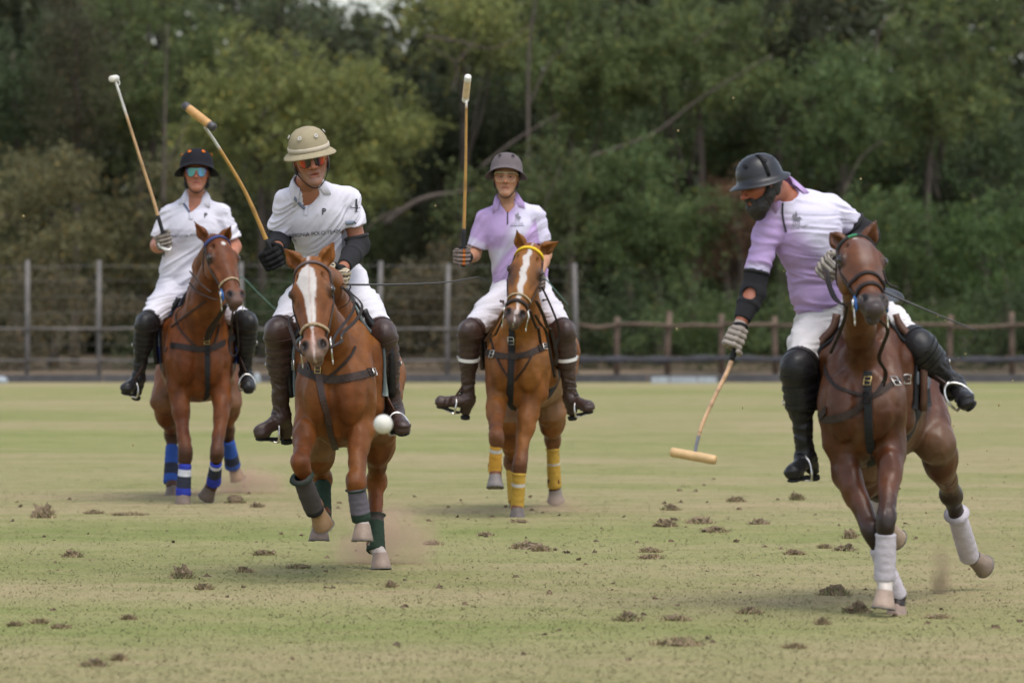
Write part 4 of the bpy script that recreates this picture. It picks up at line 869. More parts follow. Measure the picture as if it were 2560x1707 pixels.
# ---- third horse: chestnut with a narrow blaze and yellow wraps
Yc = 37.7; q = QQ(Yc); YE = rgb(.42, .26, .045); WS = rgb(.45, .43, .40)
FL = [q(6, 540, 650, .08), q(6, 548, 880, -.22), q(6, 535, 1105, -.12), q(6, 537, 1180, -.17)]
FRr = [q(6, 782, 700, .1), q(6, 724, 1085, -.06), q(6, 702, 1372, .0), q(6, 704, 1425, -.03)]
HL = [q(6, 640, 760, 1.0), q(6, 662, 1060, 1.5), q(6, 688, 1330, 1.4), q(6, 690, 1395, 1.35)]
HR = [q(6, 965, 700, 1.05), q(6, 968, 885, 1.55), q(6, 984, 1215, 1.6), q(6, 988, 1275, 1.62)]
def bb_tri(qq):
    c = np.tile(rgb(.62, .42, .03), (len(qq), 1)); return c
HS[3] = horse(dict(Y=Yc, Q=q, C=q(6, 690, 400), fw=(-.13, 0), coat='light_chestnut', buckles=[(*zq(6, 452, 234), .020, 'steel'), (*zq(6, 660, 155), .020, 'steel'), (*zq(6, 660, 190), .020, 'strap'), (*zq(6, 868, 213), .018, 'strap'), (*zq(6, 908, 202), .016, 'steel')], points=.55, ptcol=(.075, .036, .025), tack='brown', belly=.6,
    label='chestnut polo pony with a narrow white blaze and yellow leg wraps, in the middle', mark=blaze_strip,
    head=dict(poll=P(*zq(5, 838, 815), Yc - .32), muz=P(*zq(5, 712, 1352), Yc - .62), nrm=V3(-.04, -1, .45), ears=[P(*zq(5, 724, 672), Yc - .32), P(*zq(5, 1062, 765), Yc - .34)], open=.5),
    fl=[FL, FRr], hl=[HL, HR], muzcol=(.07, .055, .052),
    hooves=[(FL[3], V3(0, -.25, -1), V3(0, -1, .2), rgb(.15, .13, .12)), (FRr[3], DN, V3(0, -1, 0), rgb(.11, .09, .08)), (HL[3], DN, V3(0, -1, 0), rgb(.11, .09, .08)), (HR[3], V3(.05, .45, -.85), V3(0, -.9, -.4), rgb(.23, .19, .16))],
    wraps=[(q(6, 543, 935, -.20), q(6, 533, 1150, -.13), .038, .044, rgb(.50, .26, .04), [(.14, .26, WS)]), (q(6, 718, 1140, -.05), q(6, 701, 1425, -.0), .044, .045, YE, [(.30, .38, WS)], .0, .006),
           (q(6, 664, 1110, 1.5), q(6, 689, 1375, 1.37), .043, .048, YE, None), (q(6, 970, 960, 1.56), q(6, 985, 1265, 1.61), .042, .048, YE, [(.36, .43, WS)], .0, .008)],
    pad=(rgb(.025, .030, .045), rgb(.05, .03, .022)),
    straps=[('breast_collar', 0, 'strap_grey', zs(6, (425, 238), (470, 240), (560, 268), (660, 275), (760, 265), (850, 225), (925, 192)), .040), ('martingale', 0, 'black_web', zs(6, (672, 45), (664, 160), (655, 300), (648, 450), (650, 600), (660, 725)), .046),
            ('rein', 0, 'strap', zs(6, (502, 100), (520, 190), (560, 300), (630, 430)), .012), ('rein', 0, 'strap', zs(6, (830, 230), (790, 310), (740, 390), (680, 458)), .010)],
    lines=[('rein', 'strap', [P(*zq(5, 925, 1120), Yc - .45), P(*zq(5, 990, 1260), Yc - .40), P(*zq(5, 1045, 1400), Yc - .35), P(*zq(5, 1062, 1500), Yc - .32), P(*zq(6, 1015, 140), Yc - .3), P(*zq(6, 985, 230), Yc - .28)], (.011, .004)),
           ('rein', 'strap_grey', [P(*zq(5, 880, 1230), Yc - .5), P(*zq(5, 930, 1330), Yc - .40), P(*zq(5, 970, 1440), Yc - .3), P(*zq(6, 960, 80), Yc - .2), P(*zq(6, 1000, 260), Yc - .15), P(*zq(6, 990, 340), Yc - .1)], (.013, .004)),
           ('rein', 'strap', [P(*zq(5, 830, 1310), Yc - .55), P(*zq(5, 880, 1440), Yc - .35), P(*zq(6, 860, 60), Yc - .2), P(*zq(6, 880, 180), Yc - .1)], (.010, .003)),
           ('rein', 'strap', [P(*zq(5, 870, 1340), Yc - .55), P(*zq(5, 920, 1420), Yc - .33), P(*zq(6, 920, 90), Yc - .15), P(*zq(6, 960, 300), Yc - .1), P(*zq(6, 985, 430), Yc - .05)], (.010, .003)),
           ('rein', 'tan_leather', [P(*zq(5, 640, 1290), Yc - .52), P(*zq(5, 590, 1370), Yc - .3), P(*zq(5, 530, 1470), Yc - .1), P(*zq(5, 480, 1545), Yc + .1)], (.010, .003)),
           ('rein', 'strap', [P(*zq(5, 645, 1320), Yc - .52), P(*zq(5, 600, 1410), Yc - .3), P(*zq(5, 555, 1500), Yc - .1), P(*zq(6, 500, 110), Yc - .05)], (.008, .003))],
    browband=(bb_tri, .026), nosebands=[(.405, .012, 'rope', .0), (.455, .022, 'strap_grey', .0)]))

# ---- fourth horse: sweating dark bay with white bandages, nearest the camera
Yc = 27.35; q = QQ(Yc); WB = rgb(.44, .40, .43)
FL = [q(8, 1045, 640, .15), q(8, 1195, 965, -.05), q(8, 1332, 1318, .02), q(8, 1325, 1372, .0)]
FRr = [q(8, 1292, 540, .1), q(8, 1265, 890, -.2), q(8, 1260, 1225, -.16), q(8, 1258, 1300, -.20)]
HL = [q(8, 1140, 600, 1.0), q(8, 1210, 705, 1.65), q(8, 1245, 900, 1.85), q(8, 1285, 945, 1.9)]
HR = [q(8, 1545, 470, .95), q(8, 1630, 745, 1.6), q(8, 1722, 1080, 1.9), q(8, 1758, 1110, 1.95)]
def sweat4(col, tl, nz, nzf, blend, sm):
    a = sm(1.22, 1.02, tl[:, 2]) * sm(.78, .95, tl[:, 2]) * sm(-.45, -.2, tl[:, 1]) * np.clip(.25 + 1.3 * (nz + nzf * .3), 0, 1); blend(a * .22, (.22, .15, .12))
    a = sm(.10, .30, tl[:, 0]) * sm(.9, 1.05, tl[:, 2]) * sm(-.7, -.25, tl[:, 1]) * np.clip(.45 + nz + nzf * .5, 0, 1); blend(a * .30, (.17, .12, .10))
def bb_green(qq):
    c = np.tile(rgb(.035, .040, .040), (len(qq), 1)); c[(qq[:, 0] > -.05) & (qq[:, 0] < -.01)] = rgb(.05, .22, .11); return c
HS[4] = horse(dict(Y=Yc, Q=q, C=q(8, 1115, 400), fw=(-.17, 0), coat='bay', buckles=[(*zq(8, 1167, 122), .018, 'brass'), (*zq(8, 1310, 125), .022, 'steel'), (*zq(8, 1378, 105), .018, 'steel'), (*zq(8, 1165, 210), .022, 'strap')], points=.92, ptcol=(.016, .011, .010), tack='tan', mat='coat_wet', belly=.35, wide=.97, nk=.68,
    label='sweating dark bay polo pony with white leg bandages, rightmost and nearest', mark=blaze_dot, sweat=sweat4,
    head=dict(poll=P(*zq(7, 1008, 540), Yc - .32), muz=P(*zq(7, 1108, 888), Yc - .80), nrm=V3(.22, -1, .95), ears=[P(*zq(7, 874, 498), Yc - .28), P(*zq(7, 1115, 432), Yc - .30)], open=.5),
    fl=[FL, FRr], hl=[HL, HR], muzcol=(.035, .027, .026), muzzle=.9, socks=[((FRr[2], FRr[3]), .06, rgb(.42, .37, .33))],
    hooves=[(FL[3], DN, V3(0, -1, 0), rgb(.22, .155, .12)), (FRr[3], V3(-.12, -.1, -1), V3(0, -1, .05), rgb(.30, .22, .165)), (HL[3], V3(.5, .7, -.5), V3(0, -.5, -.8), rgb(.3, .22, .15)), (HR[3], V3(.6, .62, -.35), V3(.4, -.6, -.7), rgb(.20, .15, .11))],
    wraps=[(q(8, 1215, 1045, -.04), q(8, 1335, 1335, .02), .040, .046, WB, None, .002), (q(8, 1266, 965, -.18), q(8, 1257, 1240, -.16), .047, .050, WB, None, .002, .004),
           (q(8, 1217, 715, 1.67), q(8, 1240, 905, 1.85), .042, .048, WB, None), (q(8, 1658, 850, 1.7), q(8, 1735, 1110, 1.92), .046, .050, WB, None, .003, .02)],
    pad=(rgb(.018, .018, .020), rgb(.02, .02, .022)),
    straps=[('breast_collar', 0, 'strap_grey', zs(8, (850, 270), (880, 305), (930, 330), (1000, 325), (1080, 290), (1150, 235)), .036), ('martingale', 0, 'black_web', zs(8, (1165, 60), (1168, 160), (1170, 300), (1175, 450), (1200, 640)), .042),
            ('neck_strap', 0, 'strap', zs(8, (925, 30), (940, 90), (990, 150), (1080, 185), (1165, 205)), .016), ('rein', 0, 'strap', zs(8, (1258, 60), (1250, 120), (1215, 180), (1170, 220)), .014),
            ('breast_collar', 0, 'strap_grey', zs(8, (1165, 215), (1240, 175), (1300, 130), (1385, 95)), .024)],
    lines=[('rein', 'strap', [P(*zq(7, 860, 690), Yc - .1), P(*zq(7, 885, 790), Yc - .3), P(*zq(7, 930, 860), Yc - .5), P(*zq(7, 1000, 865), Yc - .62)], (.009, .003)),
           ('rein', 'strap_grey', [P(*zq(7, 840, 680), Yc - .1), P(*zq(7, 870, 780), Yc - .25), P(*zq(7, 900, 845), Yc - .42), P(*zq(7, 960, 880), Yc - .58)], (.007, .003)),
           ('rein', 'strap', [P(*zq(7, 1130, 950), Yc - .6), P(*zq(7, 1175, 1000), Yc - .45), P(*zq(7, 1150, 1080), Yc - .3), P(*zq(7, 1130, 1150), Yc - .15), P(*zq(7, 1165, 1220), Yc - .05), P(*zq(7, 1150, 1290), Yc - .02)], (.010, .004)),
           ('rein', 'strap', [P(*zq(7, 965, 880), Yc - .5), P(*zq(7, 950, 950), Yc - .3), P(*zq(7, 925, 1020), Yc - .2), P(*zq(7, 880, 1120), Yc - .1)], (.009, .004)),
           ('loose_strap', 'strap', [P(*zq(7, 1150, 690), Yc - .6), P(*zq(7, 1175, 760), Yc - .6), P(*zq(7, 1228, 785), Yc - .6)], (.012, .005))],
    browband=(bb_green, .022), nosebands=[(.36, .018, 'strap', .0), (.44, .020, 'strap', .02)], bitguard=True))
# ------------------------------------------------------------------ riders
def fist_prims(fr, sx=1., g=1.):
    """hand closed round a rod along z of fr; -y is the side of the finger backs, knuckles at -x (sx=1)"""
    p = []; X = lambda x, y, z: fr(x * sx * g, y * g, z * g)
    p += [cone(X(-.036, .016, .024), X(-.034, .016, -.026), .021 * g, .020 * g, .012), cone(X(-.044, -.004, .026), X(-.042, -.002, -.030), .016 * g, .015 * g, .01), cone(X(-.02, .03, .02), X(-.03, .03, -.03), .019 * g, .018 * g, .012)]
    for i, z in enumerate((.033, .0115, -.0105, -.031)):
        r = (.0108, .0114, .0108, .0095)[i] * g; e = (.95, 1., .96, .85)[i]; z2 = z - .002 * i
        pts = [X(-.046, -.006, z), X(-.030 * e, -.037 * e, z2), X(.012 * e, -.040 * e, z2), X(.030 * e, -.016 * e, z2), X(.022 * e, .004, z2)]
        for a, b in zip(pts[:-1], pts[1:]): p.append(cone(a, b, r, r * .96, .004))
    th = [X(-.024, .036, .026), X(.004, .036, .042), X(.026, .012, .050), X(.030, -.016, .050)]
    for a, b, r in zip(th[:-1], th[1:], (.016, .0135, .0115)): p.append(cone(a, b, r * g, r * .9 * g, .006))
    return p
def lay_text(B, txt, px, py, size, ang=0., bend=0., yy=0., name='lettering', off=.0055, squash=1., bold=.0, align='CENTER'):
    """lettering printed on a garment"""
    cu = bpy.data.curves.new('t', 'FONT'); cu.body = txt; cu.size = 1.; cu.align_x = align; cu.offset = bold; cu.resolution_u = 3
    ob = bpy.data.objects.new('t', cu); COL.objects.link(ob); dg = bpy.context.evaluated_depsgraph_get(); me = bpy.data.meshes.new_from_object(ob.evaluated_get(dg))
    if size > 8:
        import bmesh
        bm = bmesh.new(); bm.from_mesh(me); bmesh.ops.triangulate(bm, faces=bm.faces[:])
        for _ in range(3):
            lg = [e for e in bm.edges if e.calc_length() > .13]
            if lg: bmesh.ops.subdivide_edges(bm, edges=lg, cuts=1); bmesh.ops.triangulate(bm, faces=[f for f in bm.faces if len(f.verts) > 3])
        bm.to_mesh(me); bm.free()
    v2 = np.array([vv.co[:2] for vv in me.vertices]); fs = [tuple(p.vertices) for p in me.polygons]
    COL.objects.unlink(ob); bpy.data.objects.remove(ob); bpy.data.meshes.remove(me)
    return lay_shape(B, v2 * V3(squash, 1, 1)[:2], fs, px, py, size, ang, bend, off)
def four_strokes():
    """a serif figure 4 made of strokes cut into short quads"""
    V = []; Fc = []
    for a, b, w0, w1 in (((.16, -.02), (.16, 1.0), .062, .062), ((-.36, .30), (.40, .30), .036, .036), ((-.34, .31), (.13, .98), .030, .030), ((.0, .0), (.32, .0), .028, .028)):
        a, b = np.array(a), np.array(b); t = (b - a) / np.linalg.norm(b - a); n = np.array([-t[1], t[0]]); k = 8; i0 = len(V)
        for i in range(k + 1):
            p = a + (b - a) * i / k; V += [p + n * w0, p - n * w0]
        Fc += [(i0 + 2 * i, i0 + 2 * i + 1, i0 + 2 * i + 3, i0 + 2 * i + 2) for i in range(k)]
    return np.array(V), Fc
def lay_shape(B, v2, fs, px, py, size, ang=0., bend=0., off=.0055):
    c, s = math.cos(ang), math.sin(ang); out = []; ok = []
    for x, y in v2:
        x, y = x * size, y * size; y += bend * x * x; X, Y_ = px + x * c - y * s, py - (x * s + y * c); l, nn = cast(B, X, Y_)
        ok.append(l is not None); out.append(l + nn * off if l is not None else np.zeros(3))
    return np.array(out), [f for f in fs if all(ok[i] for i in f)]

def helmet(par, fr, sc, colr, mt, vent_col, band=None, strap=None, sides=.022):
    n = 44; prof = [(0, .130), (.032, .127), (.058, .1185), (.081, .102), (.098, .080), (.109, .053), (.1145, .024), (.117, .004), (.122, -.002), (.133, -.007), (.145, -.013), (.151, -.018), (.149, -.021), (.140, -.019), (.126, -.013), (.112, -.008), (.100, -.008), (.096, .03)]
    V = []; Fc = []
    for r, z in prof:
        for j in range(n):
            a = 2 * math.pi * j / n; ex = 1.0; ey = 1.10
            zz = z - (sides * math.cos(a) ** 2 if r > .1 and z < .02 else 0) * min(1, max(0, (.03 - z) / .04)) * (r / .14) ** 2
            rr = r if r <= .111 else r + (.012 * max(0, math.sin(a)) if z < 0 else 0)
            V.append(fr(sc * rr * ex * math.cos(a), sc * rr * ey * math.sin(a), sc * zz))
    for i in range(len(prof) - 1):
        for j in range(n): Fc.append((i * n + j, (i + 1) * n + j, (i + 1) * n + (j + 1) % n, i * n + (j + 1) % n))
    h = part('helmet', (np.array(V), Fc), M[mt], par, col=colr)
    def dome(a, zt, out=0.):
        r = np.interp(zt, [.004, .024, .054, .083, .106, .121, .1285, .130], [.117, .116, .112, .103, .086, .062, .034, 0]) + out
        return fr(sc * r * math.cos(a), sc * r * 1.1 * math.sin(a), sc * (zt + out * .5))
    for a in (0., 1.08, 2.06, 3.14, 4.2, 5.2):
        c0 = dome(a, .088, .001); nn = unit(c0 - fr(0, 0, .02)); f2 = frame_from(c0, nn, V3(0, 0, 1))
        dsk = [f2(.0085 * math.cos(t), .0085 * math.sin(t), .0015) for t in np.linspace(0, 2 * math.pi, 12, endpoint=False)]
        vv, ff = join(sweep(dsk, .0035, .002, closed=True, nrm=f2.d(0, 0, 1), n=6), sphere(f2(0, 0, 0), (.003, .003, .002), f2.R, n=6, m=4))
        part('vent', (vv, ff), M['helmet'], h, col=vent_col)
    if band is not None:
        part('band', sweep([fr(sc * .1115 * math.cos(a), sc * .1115 * 1.1 * math.sin(a), sc * (.014 - sides * .5 * math.cos(a) ** 2)) for a in np.linspace(0, 2 * math.pi, 40, endpoint=False)], .0115, .0022, nrm=None, n=6, closed=True) if False else
             ring_band(fr, sc, .1175, .006 , .030, sides), M['helmet'], h, col=band)
    if strap is not None:
        a = strap[0]; pts = [dome(a, z, .002) for z in (.004, .03, .06, .09, .11, .122, .127)] + [dome(a + math.pi, z, .002) for z in (.122, .11, .09, .06, .03, .006)]
        nr = np.array([unit(p - fr(0, 0, .03)) for p in pts]); part('strap', sweep(pts, .008, .002, nr, square=True), M['helmet'], h, col=strap[1])
        part('buckle', sphere(dome(a, .120, .004), (.006, .006, .004)), M['steel'], h)
    return h
def ring_band(fr, sc, r, z0, z1, sides):
    V = []; Fc = []; n = 44
    for (rr, z) in ((r + .001, z0), (r + .0035, z0 + .002), (r + .0025, z1 - .002), (r - .003, z1)):
        for j in range(n):
            a = 2 * math.pi * j / n; V.append(fr(sc * rr * math.cos(a), sc * rr * 1.1 * math.sin(a), sc * (z - sides * .25 * math.cos(a) ** 2)))
    for i in range(3):
        for j in range(n): Fc.append((i * n + j, i * n + (j + 1) % n, (i + 1) * n + (j + 1) % n, (i + 1) * n + j))
    return np.array(V), Fc

def rider(c):
    J = c['J']; t0 = J['pel']; R0 = root('person', t0 + V3(0, 0, -.02), c['label'], 'person')
    hs = c.get('hs', 1.1); HFr = frame_from(J['head'], c['up'], c['face'])
    if HFr.d(1, 0, 0)[0] < 0 and c['face'][0] > -.6: HFr = Fr(HFr.o, -HFr.d(1, 0, 0), HFr.d(0, 1, 0), HFr.d(0, 0, 1))
    Hp = lambda x, y, z: HFr(x * hs, y * hs, z * hs); RH = HFr.R
    U = unit(J['neck'] - J['pel']); S = unit(J['shR'] - J['shL']); Nf = unit(np.cross(S, U)); Nf = Nf if Nf[1] < 0 else -Nf
    TF = Fr(J['pel'], S - U * (S @ U), Nf, U); cw, ww = c['cw'], c['ww']
    # ---- shirt
    k_ = c.get('loose', 1.0); W_, C_, N_ = J['waist'], J['chest'], J['neck']; hem = c['hem']
    sp = [cone(J['pel'] + U * hem, W_, ww * 1.06 * k_, ww * 1.02 * k_, .05, fl=(Nf, .80), caps=False), cone(W_, C_, ww * 1.02 * k_, cw, .06, fl=(Nf, .78)), cone(C_, N_ - U * .075, cw * .98, .085, .06, fl=(Nf, .80)),
          ell(C_ + Nf * .035 + U * .02, (cw * .8, .085, .10), .05, R=TF.R)]
    for s in 'LR':
        sh, el_ = J['sh' + s], J['el' + s]; L_ = c['sl' + s]; e = sh + (el_ - sh) * L_; d = unit(el_ - sh)
        sp += [cone(N_ - U * .035, sh - U * .012, .058, .056, .05), cone(sh - U * .012, e, c.get('shr', .063), c.get('cuff', .070), .03, caps=False)]
    pre = bvh_of(*solid(sp, .012)); vt, _n = cast(pre, *c['vneck'])
    if vt is None: vt, _n = near(pre, P(*c['vneck'], J['chest'][1] - .15))
    nfr = N_ + Nf * .066 - U * .018
    if c.get('zipped'): vt = N_ + Nf * .06 - U * .02; nfr = N_ + Nf * .02
    sp += [cone(N_ + U * .06, N_ - U * .012, .062, .060, .012, 's'), cone(nfr, vt + Nf * .006, .046, .008, .010, 's'), cone(nfr + Nf * .05, vt + Nf * .045, .060, .012, .010, 's')]
    for s in 'LR':
        sh, el_ = J['sh' + s], J['el' + s]; e = sh + (el_ - sh) * c['sl' + s]; d = unit(el_ - sh)
        sp.append(cone(e, e + d * .10, c.get('cuff', .070) + .014, c.get('cuff', .070) + .014, .006, 's', caps=True))   # flat sleeve end
        sp.append(cone(e - d * .05, e + d * .03, c.get('cuff', .070) - .014, c.get('cuff', .070) - .008, .006, 's'))
    # ---- head
    he = lambda x, y, z, r, k=.015, op='u': ell(Hp(x, y, z), np.array(r) * hs, k, op, RH)
    hc = lambda a, b, ra, rb, k=.012, op='u', **kw: cone(Hp(*a), Hp(*b), ra * hs, rb * hs, k, op, **kw)
    hd = [he(0, -.012, .035, (.074, .092, .088)), hc((0, .028, .015), (0, .042, -.075), .060, .036, .03), he(0, .030, -.015, (.059, .058, .062), .03)]
    for s in (-1, 1):
        hd += [hc((s * .050, .002, -.042), (s * .014, .070, -.094), .018, .017, .025), he(s * .043, .060, -.014, (.020, .020, .016), .02), he(s * .074, -.004, -.006, (.009, .018, .030), .008),
               hc((s * .012, .088, .030), (s * .042, .078, .031), .009, .008, .014)]
    hd += [he(0, .078, -.098, (.024, .018, .018), .02), hc((0, .088, .022), (0, .110, -.020), .0075, .0105, .012), he(0, .112, -.024, (.011, .011, .010), .008),
           hc((-.022, .082, -.054), (.022, .082, -.054), .0075, .0075, .008), hc((-.018, .081, -.068), (.018, .081, -.068), .0085, .0085, .008)]
    for s in (-1, 1):
        hd += [he(s * .014, .100, -.027, (.009, .010, .008), .006), he(s * .031, .094, .008, (.017, .012, .0075), .012, 's'), hc((s * .020, .083, .016), (s * .042, .078, .0155), .0045, .004, .004), he(s * .0075, .108, -.034, (.0035, .005, .004), .003, 's')]
    if c.get('mouth') == 'open': hd.append(he(0, .096, -.061, (.020, .014, .007), .004, 's'))
    else: hd.append(hc((-.024, .094, -.061), (.024, .094, -.061), .0028, .0028, .004, 's'))
    nb = J['neck']; nr_ = c.get('nkr', 1.); nk = [cone(Hp(0, -.012, -.05), nb + (Hp(0, 0, 0) - nb) * .1, .051 * nr_, .055 * nr_, .03), cone(nb + (Hp(0, 0, 0) - nb) * .1, nb - U * .05, .055 * nr_, .070, .04)]
    hv, hf = solid(hd + nk, .0042)
    for s in (-1, 1): pass
    q = HFr.inv(hv) / hs; sk = np.array(c['skin']); nzf = np.array([noise.noise(Vector(p * 60)) for p in q])
    col = np.tile(sk, (len(hv), 1)) * (1 + .10 * nzf)[:, None]
    def bl(mk, cc): col[:] = col * (1 - mk[:, None]) + np.array(cc) * mk[:, None]
    sm = lambda a, b, t: np.clip((t - a) / (b - a), 0, 1)
    bl(sm(.045, .02, np.abs(q[:, 0] * .0 + np.hypot(np.abs(q[:, 0]) - .042, q[:, 2] + .018))) * (q[:, 1] > .02) * .35, sk * V3(1.15, .72, .66))
    bl(sm(.024, .018, np.abs(q[:, 0])) * sm(.013, .009, np.abs(q[:, 2] + .061)) * (q[:, 1] > .07) * .6, sk * V3(.95, .48, .48))
    bl(sm(.022, .019, np.abs(q[:, 0])) * sm(.0035, .0015, np.abs(q[:, 2] + .061)) * (q[:, 1] > .06) * (.95 if c.get('mouth') == 'open' else .8), (.03, .012, .010))
    bl(sm(.028, .010, np.hypot(np.abs(q[:, 0]) - .031, (q[:, 2] - .010) * 1.2)) * (q[:, 1] > .04) * .55, sk * V3(.42, .36, .36))  # eye sockets: shade put into the skin colour
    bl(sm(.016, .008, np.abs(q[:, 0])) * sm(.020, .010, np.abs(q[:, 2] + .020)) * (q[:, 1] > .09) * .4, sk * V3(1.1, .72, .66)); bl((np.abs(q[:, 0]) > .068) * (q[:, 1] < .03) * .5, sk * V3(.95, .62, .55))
    bl(sm(.010, .004, np.abs(q[:, 2] + .082)) * sm(.025, .01, np.abs(q[:, 0])) * (q[:, 1] > .05) * .35, sk * .5); bl(sm(.006, .002, np.hypot(np.abs(q[:, 0]) - .009, q[:, 2] + .034)) * (q[:, 1] > .09) * .9, sk * .12); bl((q[:, 2] < -.112) * .35, sk * .55)  # shade under lip, in nostrils and under chin painted into the skin
    bl(sm(.020, .015, np.abs(np.abs(q[:, 0]) - .031)) * sm(.0065, .003, np.abs(q[:, 2] - .030 + .1 * np.abs(np.abs(q[:, 0]) - .031))) * (q[:, 1] > .05) * .85, (.02, .013, .010))
    if c.get('stubble'): bl(sm(-.03, -.05, q[:, 2]) * (q[:, 1] > -.01) * sm(-.15, -.12, q[:, 2]) * (.45 + .5 * np.abs(nzf)) * (np.hypot(q[:, 0] * .8, (q[:, 2] + .061) * 1.6) > .018) * c['stubble'][0], c['stubble'][1])
    # ---- body under the clothes, arms and legs
    aw = c.get('aw', .044); bp = [cone(J['pel'], J['waist'], ww * .82, ww * .80, .05, fl=(Nf, .7)), cone(J['waist'], J['chest'], ww * .80, cw * .80, .05, fl=(Nf, .7)), cone(J['chest'], J['neck'] - U * .06, cw * .78, .07, .05, fl=(Nf, .75))]
    bp.append(cone(N_ + Nf * .012 - U * .02, vt - Nf * .046, .056, .034, .03))
    for s in 'LR':
        sh, el_, wr, hp_, kn, an = (J[k + s] for k in ('sh', 'el', 'wr', 'hip', 'kn', 'an'))
        bp += [cone(J['neck'] - U * .05, sh - U * .02, .048, .046, .05), cone(sh - U * .02, el_, .050, aw, .03), cone(el_, el_ + (wr - el_) * .35, aw, aw * .95, .03), cone(el_ + (wr - el_) * .35, wr, aw * .95, .029, .03),
               cone(hp_, kn, .082, .056, .04), cone(kn, an, .050, .030, .03), cone(J['to' + s], an, .020, .028, .02)]
    bv, bf = solid(bp, .008)
    bcol = np.tile(sk * V3(1.0, .97, .95) * .98, (len(bv), 1))
    n0 = len(hv); vv = np.concatenate([hv, bv]); ff = np.concatenate([hf, bf + n0]); cc = np.concatenate([col, bcol])
    bare = [s for s in 'LR' if c['glove' + s] is None]
    hands = {}
    for s in 'LR':
        G = c['grip' + s]; hf_ = frame_from(J['ha' + s], G[0], -np.asarray(G[1])); sx = G[2]
        pr = fist_prims(hf_, sx * (1 if (hf_.d(1, 0, 0) @ V3(1, 0, 0)) > 0 or G[0][0] != G[0][0] else -1) if len(G) < 4 else G[3], c.get('hg', 1.12))
        hands[s] = (hf_, pr); wv, wf = solid([cone(J['wr' + s], J['ha' + s] + (J['wr' + s] - J['ha' + s]) * .3, .027, .024, .02)] + pr, .0036)
        if c['glove' + s] is None:
            n0 = len(vv); vv = np.concatenate([vv, wv]); ff = np.concatenate([ff, wf + n0]); cc = np.concatenate([cc, np.tile(sk, (len(wv), 1))])
        else:
            g_ = c['glove' + s]; cu = solid([cone(J['wr' + s], J['ha' + s] + (J['wr' + s] - J['ha' + s]) * .2, .033, .028, .02)] + fist_prims(hf_, (G[3] if len(G) > 3 else sx), c.get('hg', 1.12) * 1.07), .0036)
            li = hf_.inv(cu[0]); gc = np.tile(np.array(g_[0], float), (len(cu[0]), 1))
            zb = np.abs(((li[:, 2] / c.get('hg', 1.12) + .043) % .0215) - .0107); gc[(zb > .0085) & (li[:, 1] < -.005)] = np.array(g_[1])
            if len(g_) > 2: gc[(li[:, 1] < -.03) & (np.abs(li[:, 0]) < .008) & (zb < .0085)] = g_[2]
            palm = li[:, 1] > .012; gc[palm] = np.array(g_[1])
            gl = part('glove', cu, M['cloth'], R0, col=gc)
            part('wrist_strap', ring(J['wr' + s] + (J['ha' + s] - J['wr' + s]) * .12, J['ha' + s] - J['wr' + s], .035, .007), M['black_web'], gl)
    part('body', (vv, ff), M['skin'], R0, col=cc)
    if c.get('eyes', True):
        for s in (-1, 1):
            e = part('eye', sphere(Hp(s * .031, .0725, .008), .0112 * hs, RH), M['sclera'], R0)
            part('iris', sphere(Hp(s * .031, .0795, .007), (.0068 * hs, .0062 * hs, .0062 * hs), RH, n=8, m=6), M['eye'], e)
    # ---- breeches
    HL_, HR_ = J['hipL'], J['hipR']; br = [cone(J['waist'] - U * .02, J['pel'], ww * .96, ww * 1.08, .05, fl=(Nf, .78)), cone(HL_, HR_, .10, .10, .06)]
    for s in 'LR':
        hp_, kn = J['hip' + s], J['kn' + s]; m_ = hp_ + (kn - hp_) * .5 + U * .01
        br += [cone(hp_, m_, .108, .094, .06), cone(m_, kn, .094, .070, .04)]
    bv2, bf2 = solid(br, .008)
    for s in 'LR':
        pass
    thL = unit(J['knL'] - HL_); bv2 = folds(bv2, bf2, np.column_stack([unit(V3(1, 0, .25)), V3(0, 1, 0), unit(V3(-.25, 0, 1))]), .010, (3.2, 5, 19), None, c['seed'])
    bc = np.tile(np.array(c['breeches'], float), (len(bv2), 1)); part('breeches', (bv2, bf2), M['breeches'], R0, col=bc)
    # ---- shirt surface
    sv, sf = solid(sp, .0062); ti = TF.inv(sv); zt = ti[:, 2] / np.linalg.norm(N_ - J['pel'])
    arm = np.minimum(*[np.linalg.norm(sv - (J['sh' + s] + np.clip(((sv - J['sh' + s]) @ (J['el' + s] - J['sh' + s])) / ((J['el' + s] - J['sh' + s]) @ (J['el' + s] - J['sh' + s])), .15, 1)[:, None] * (J['el' + s] - J['sh' + s])), axis=1) for s in 'LR']) < .085
    mk = np.where(arm, .8, np.interp(zt, [0, .25, .5, .7, .95], [1.3, 1.15, .85, .55, .3]))
    RL = np.column_stack([unit(TF.d(1, 0, .55 * c.get('drape', 1))), TF.d(0, 1, 0), unit(TF.d(-.55 * c.get('drape', 1), 0, 1))])
    sv = folds(sv, sf, RL, c.get('fold', .011) * .9, (3.4, 5, 14), mk, c['seed'] + 5)
    sc_ = c['shirt'](ti, zt, sv, J)
    shirt = part('shirt', (sv, sf), M['cloth'], R0, col=sc_); B = bvh_of(sv, sf)
    # collar: two flaps folded over the neckline
    nA = 34; V = []; cd = c.get('collar', 1.); cc_ = N_ + U * (.012 + c.get('stand', 0))
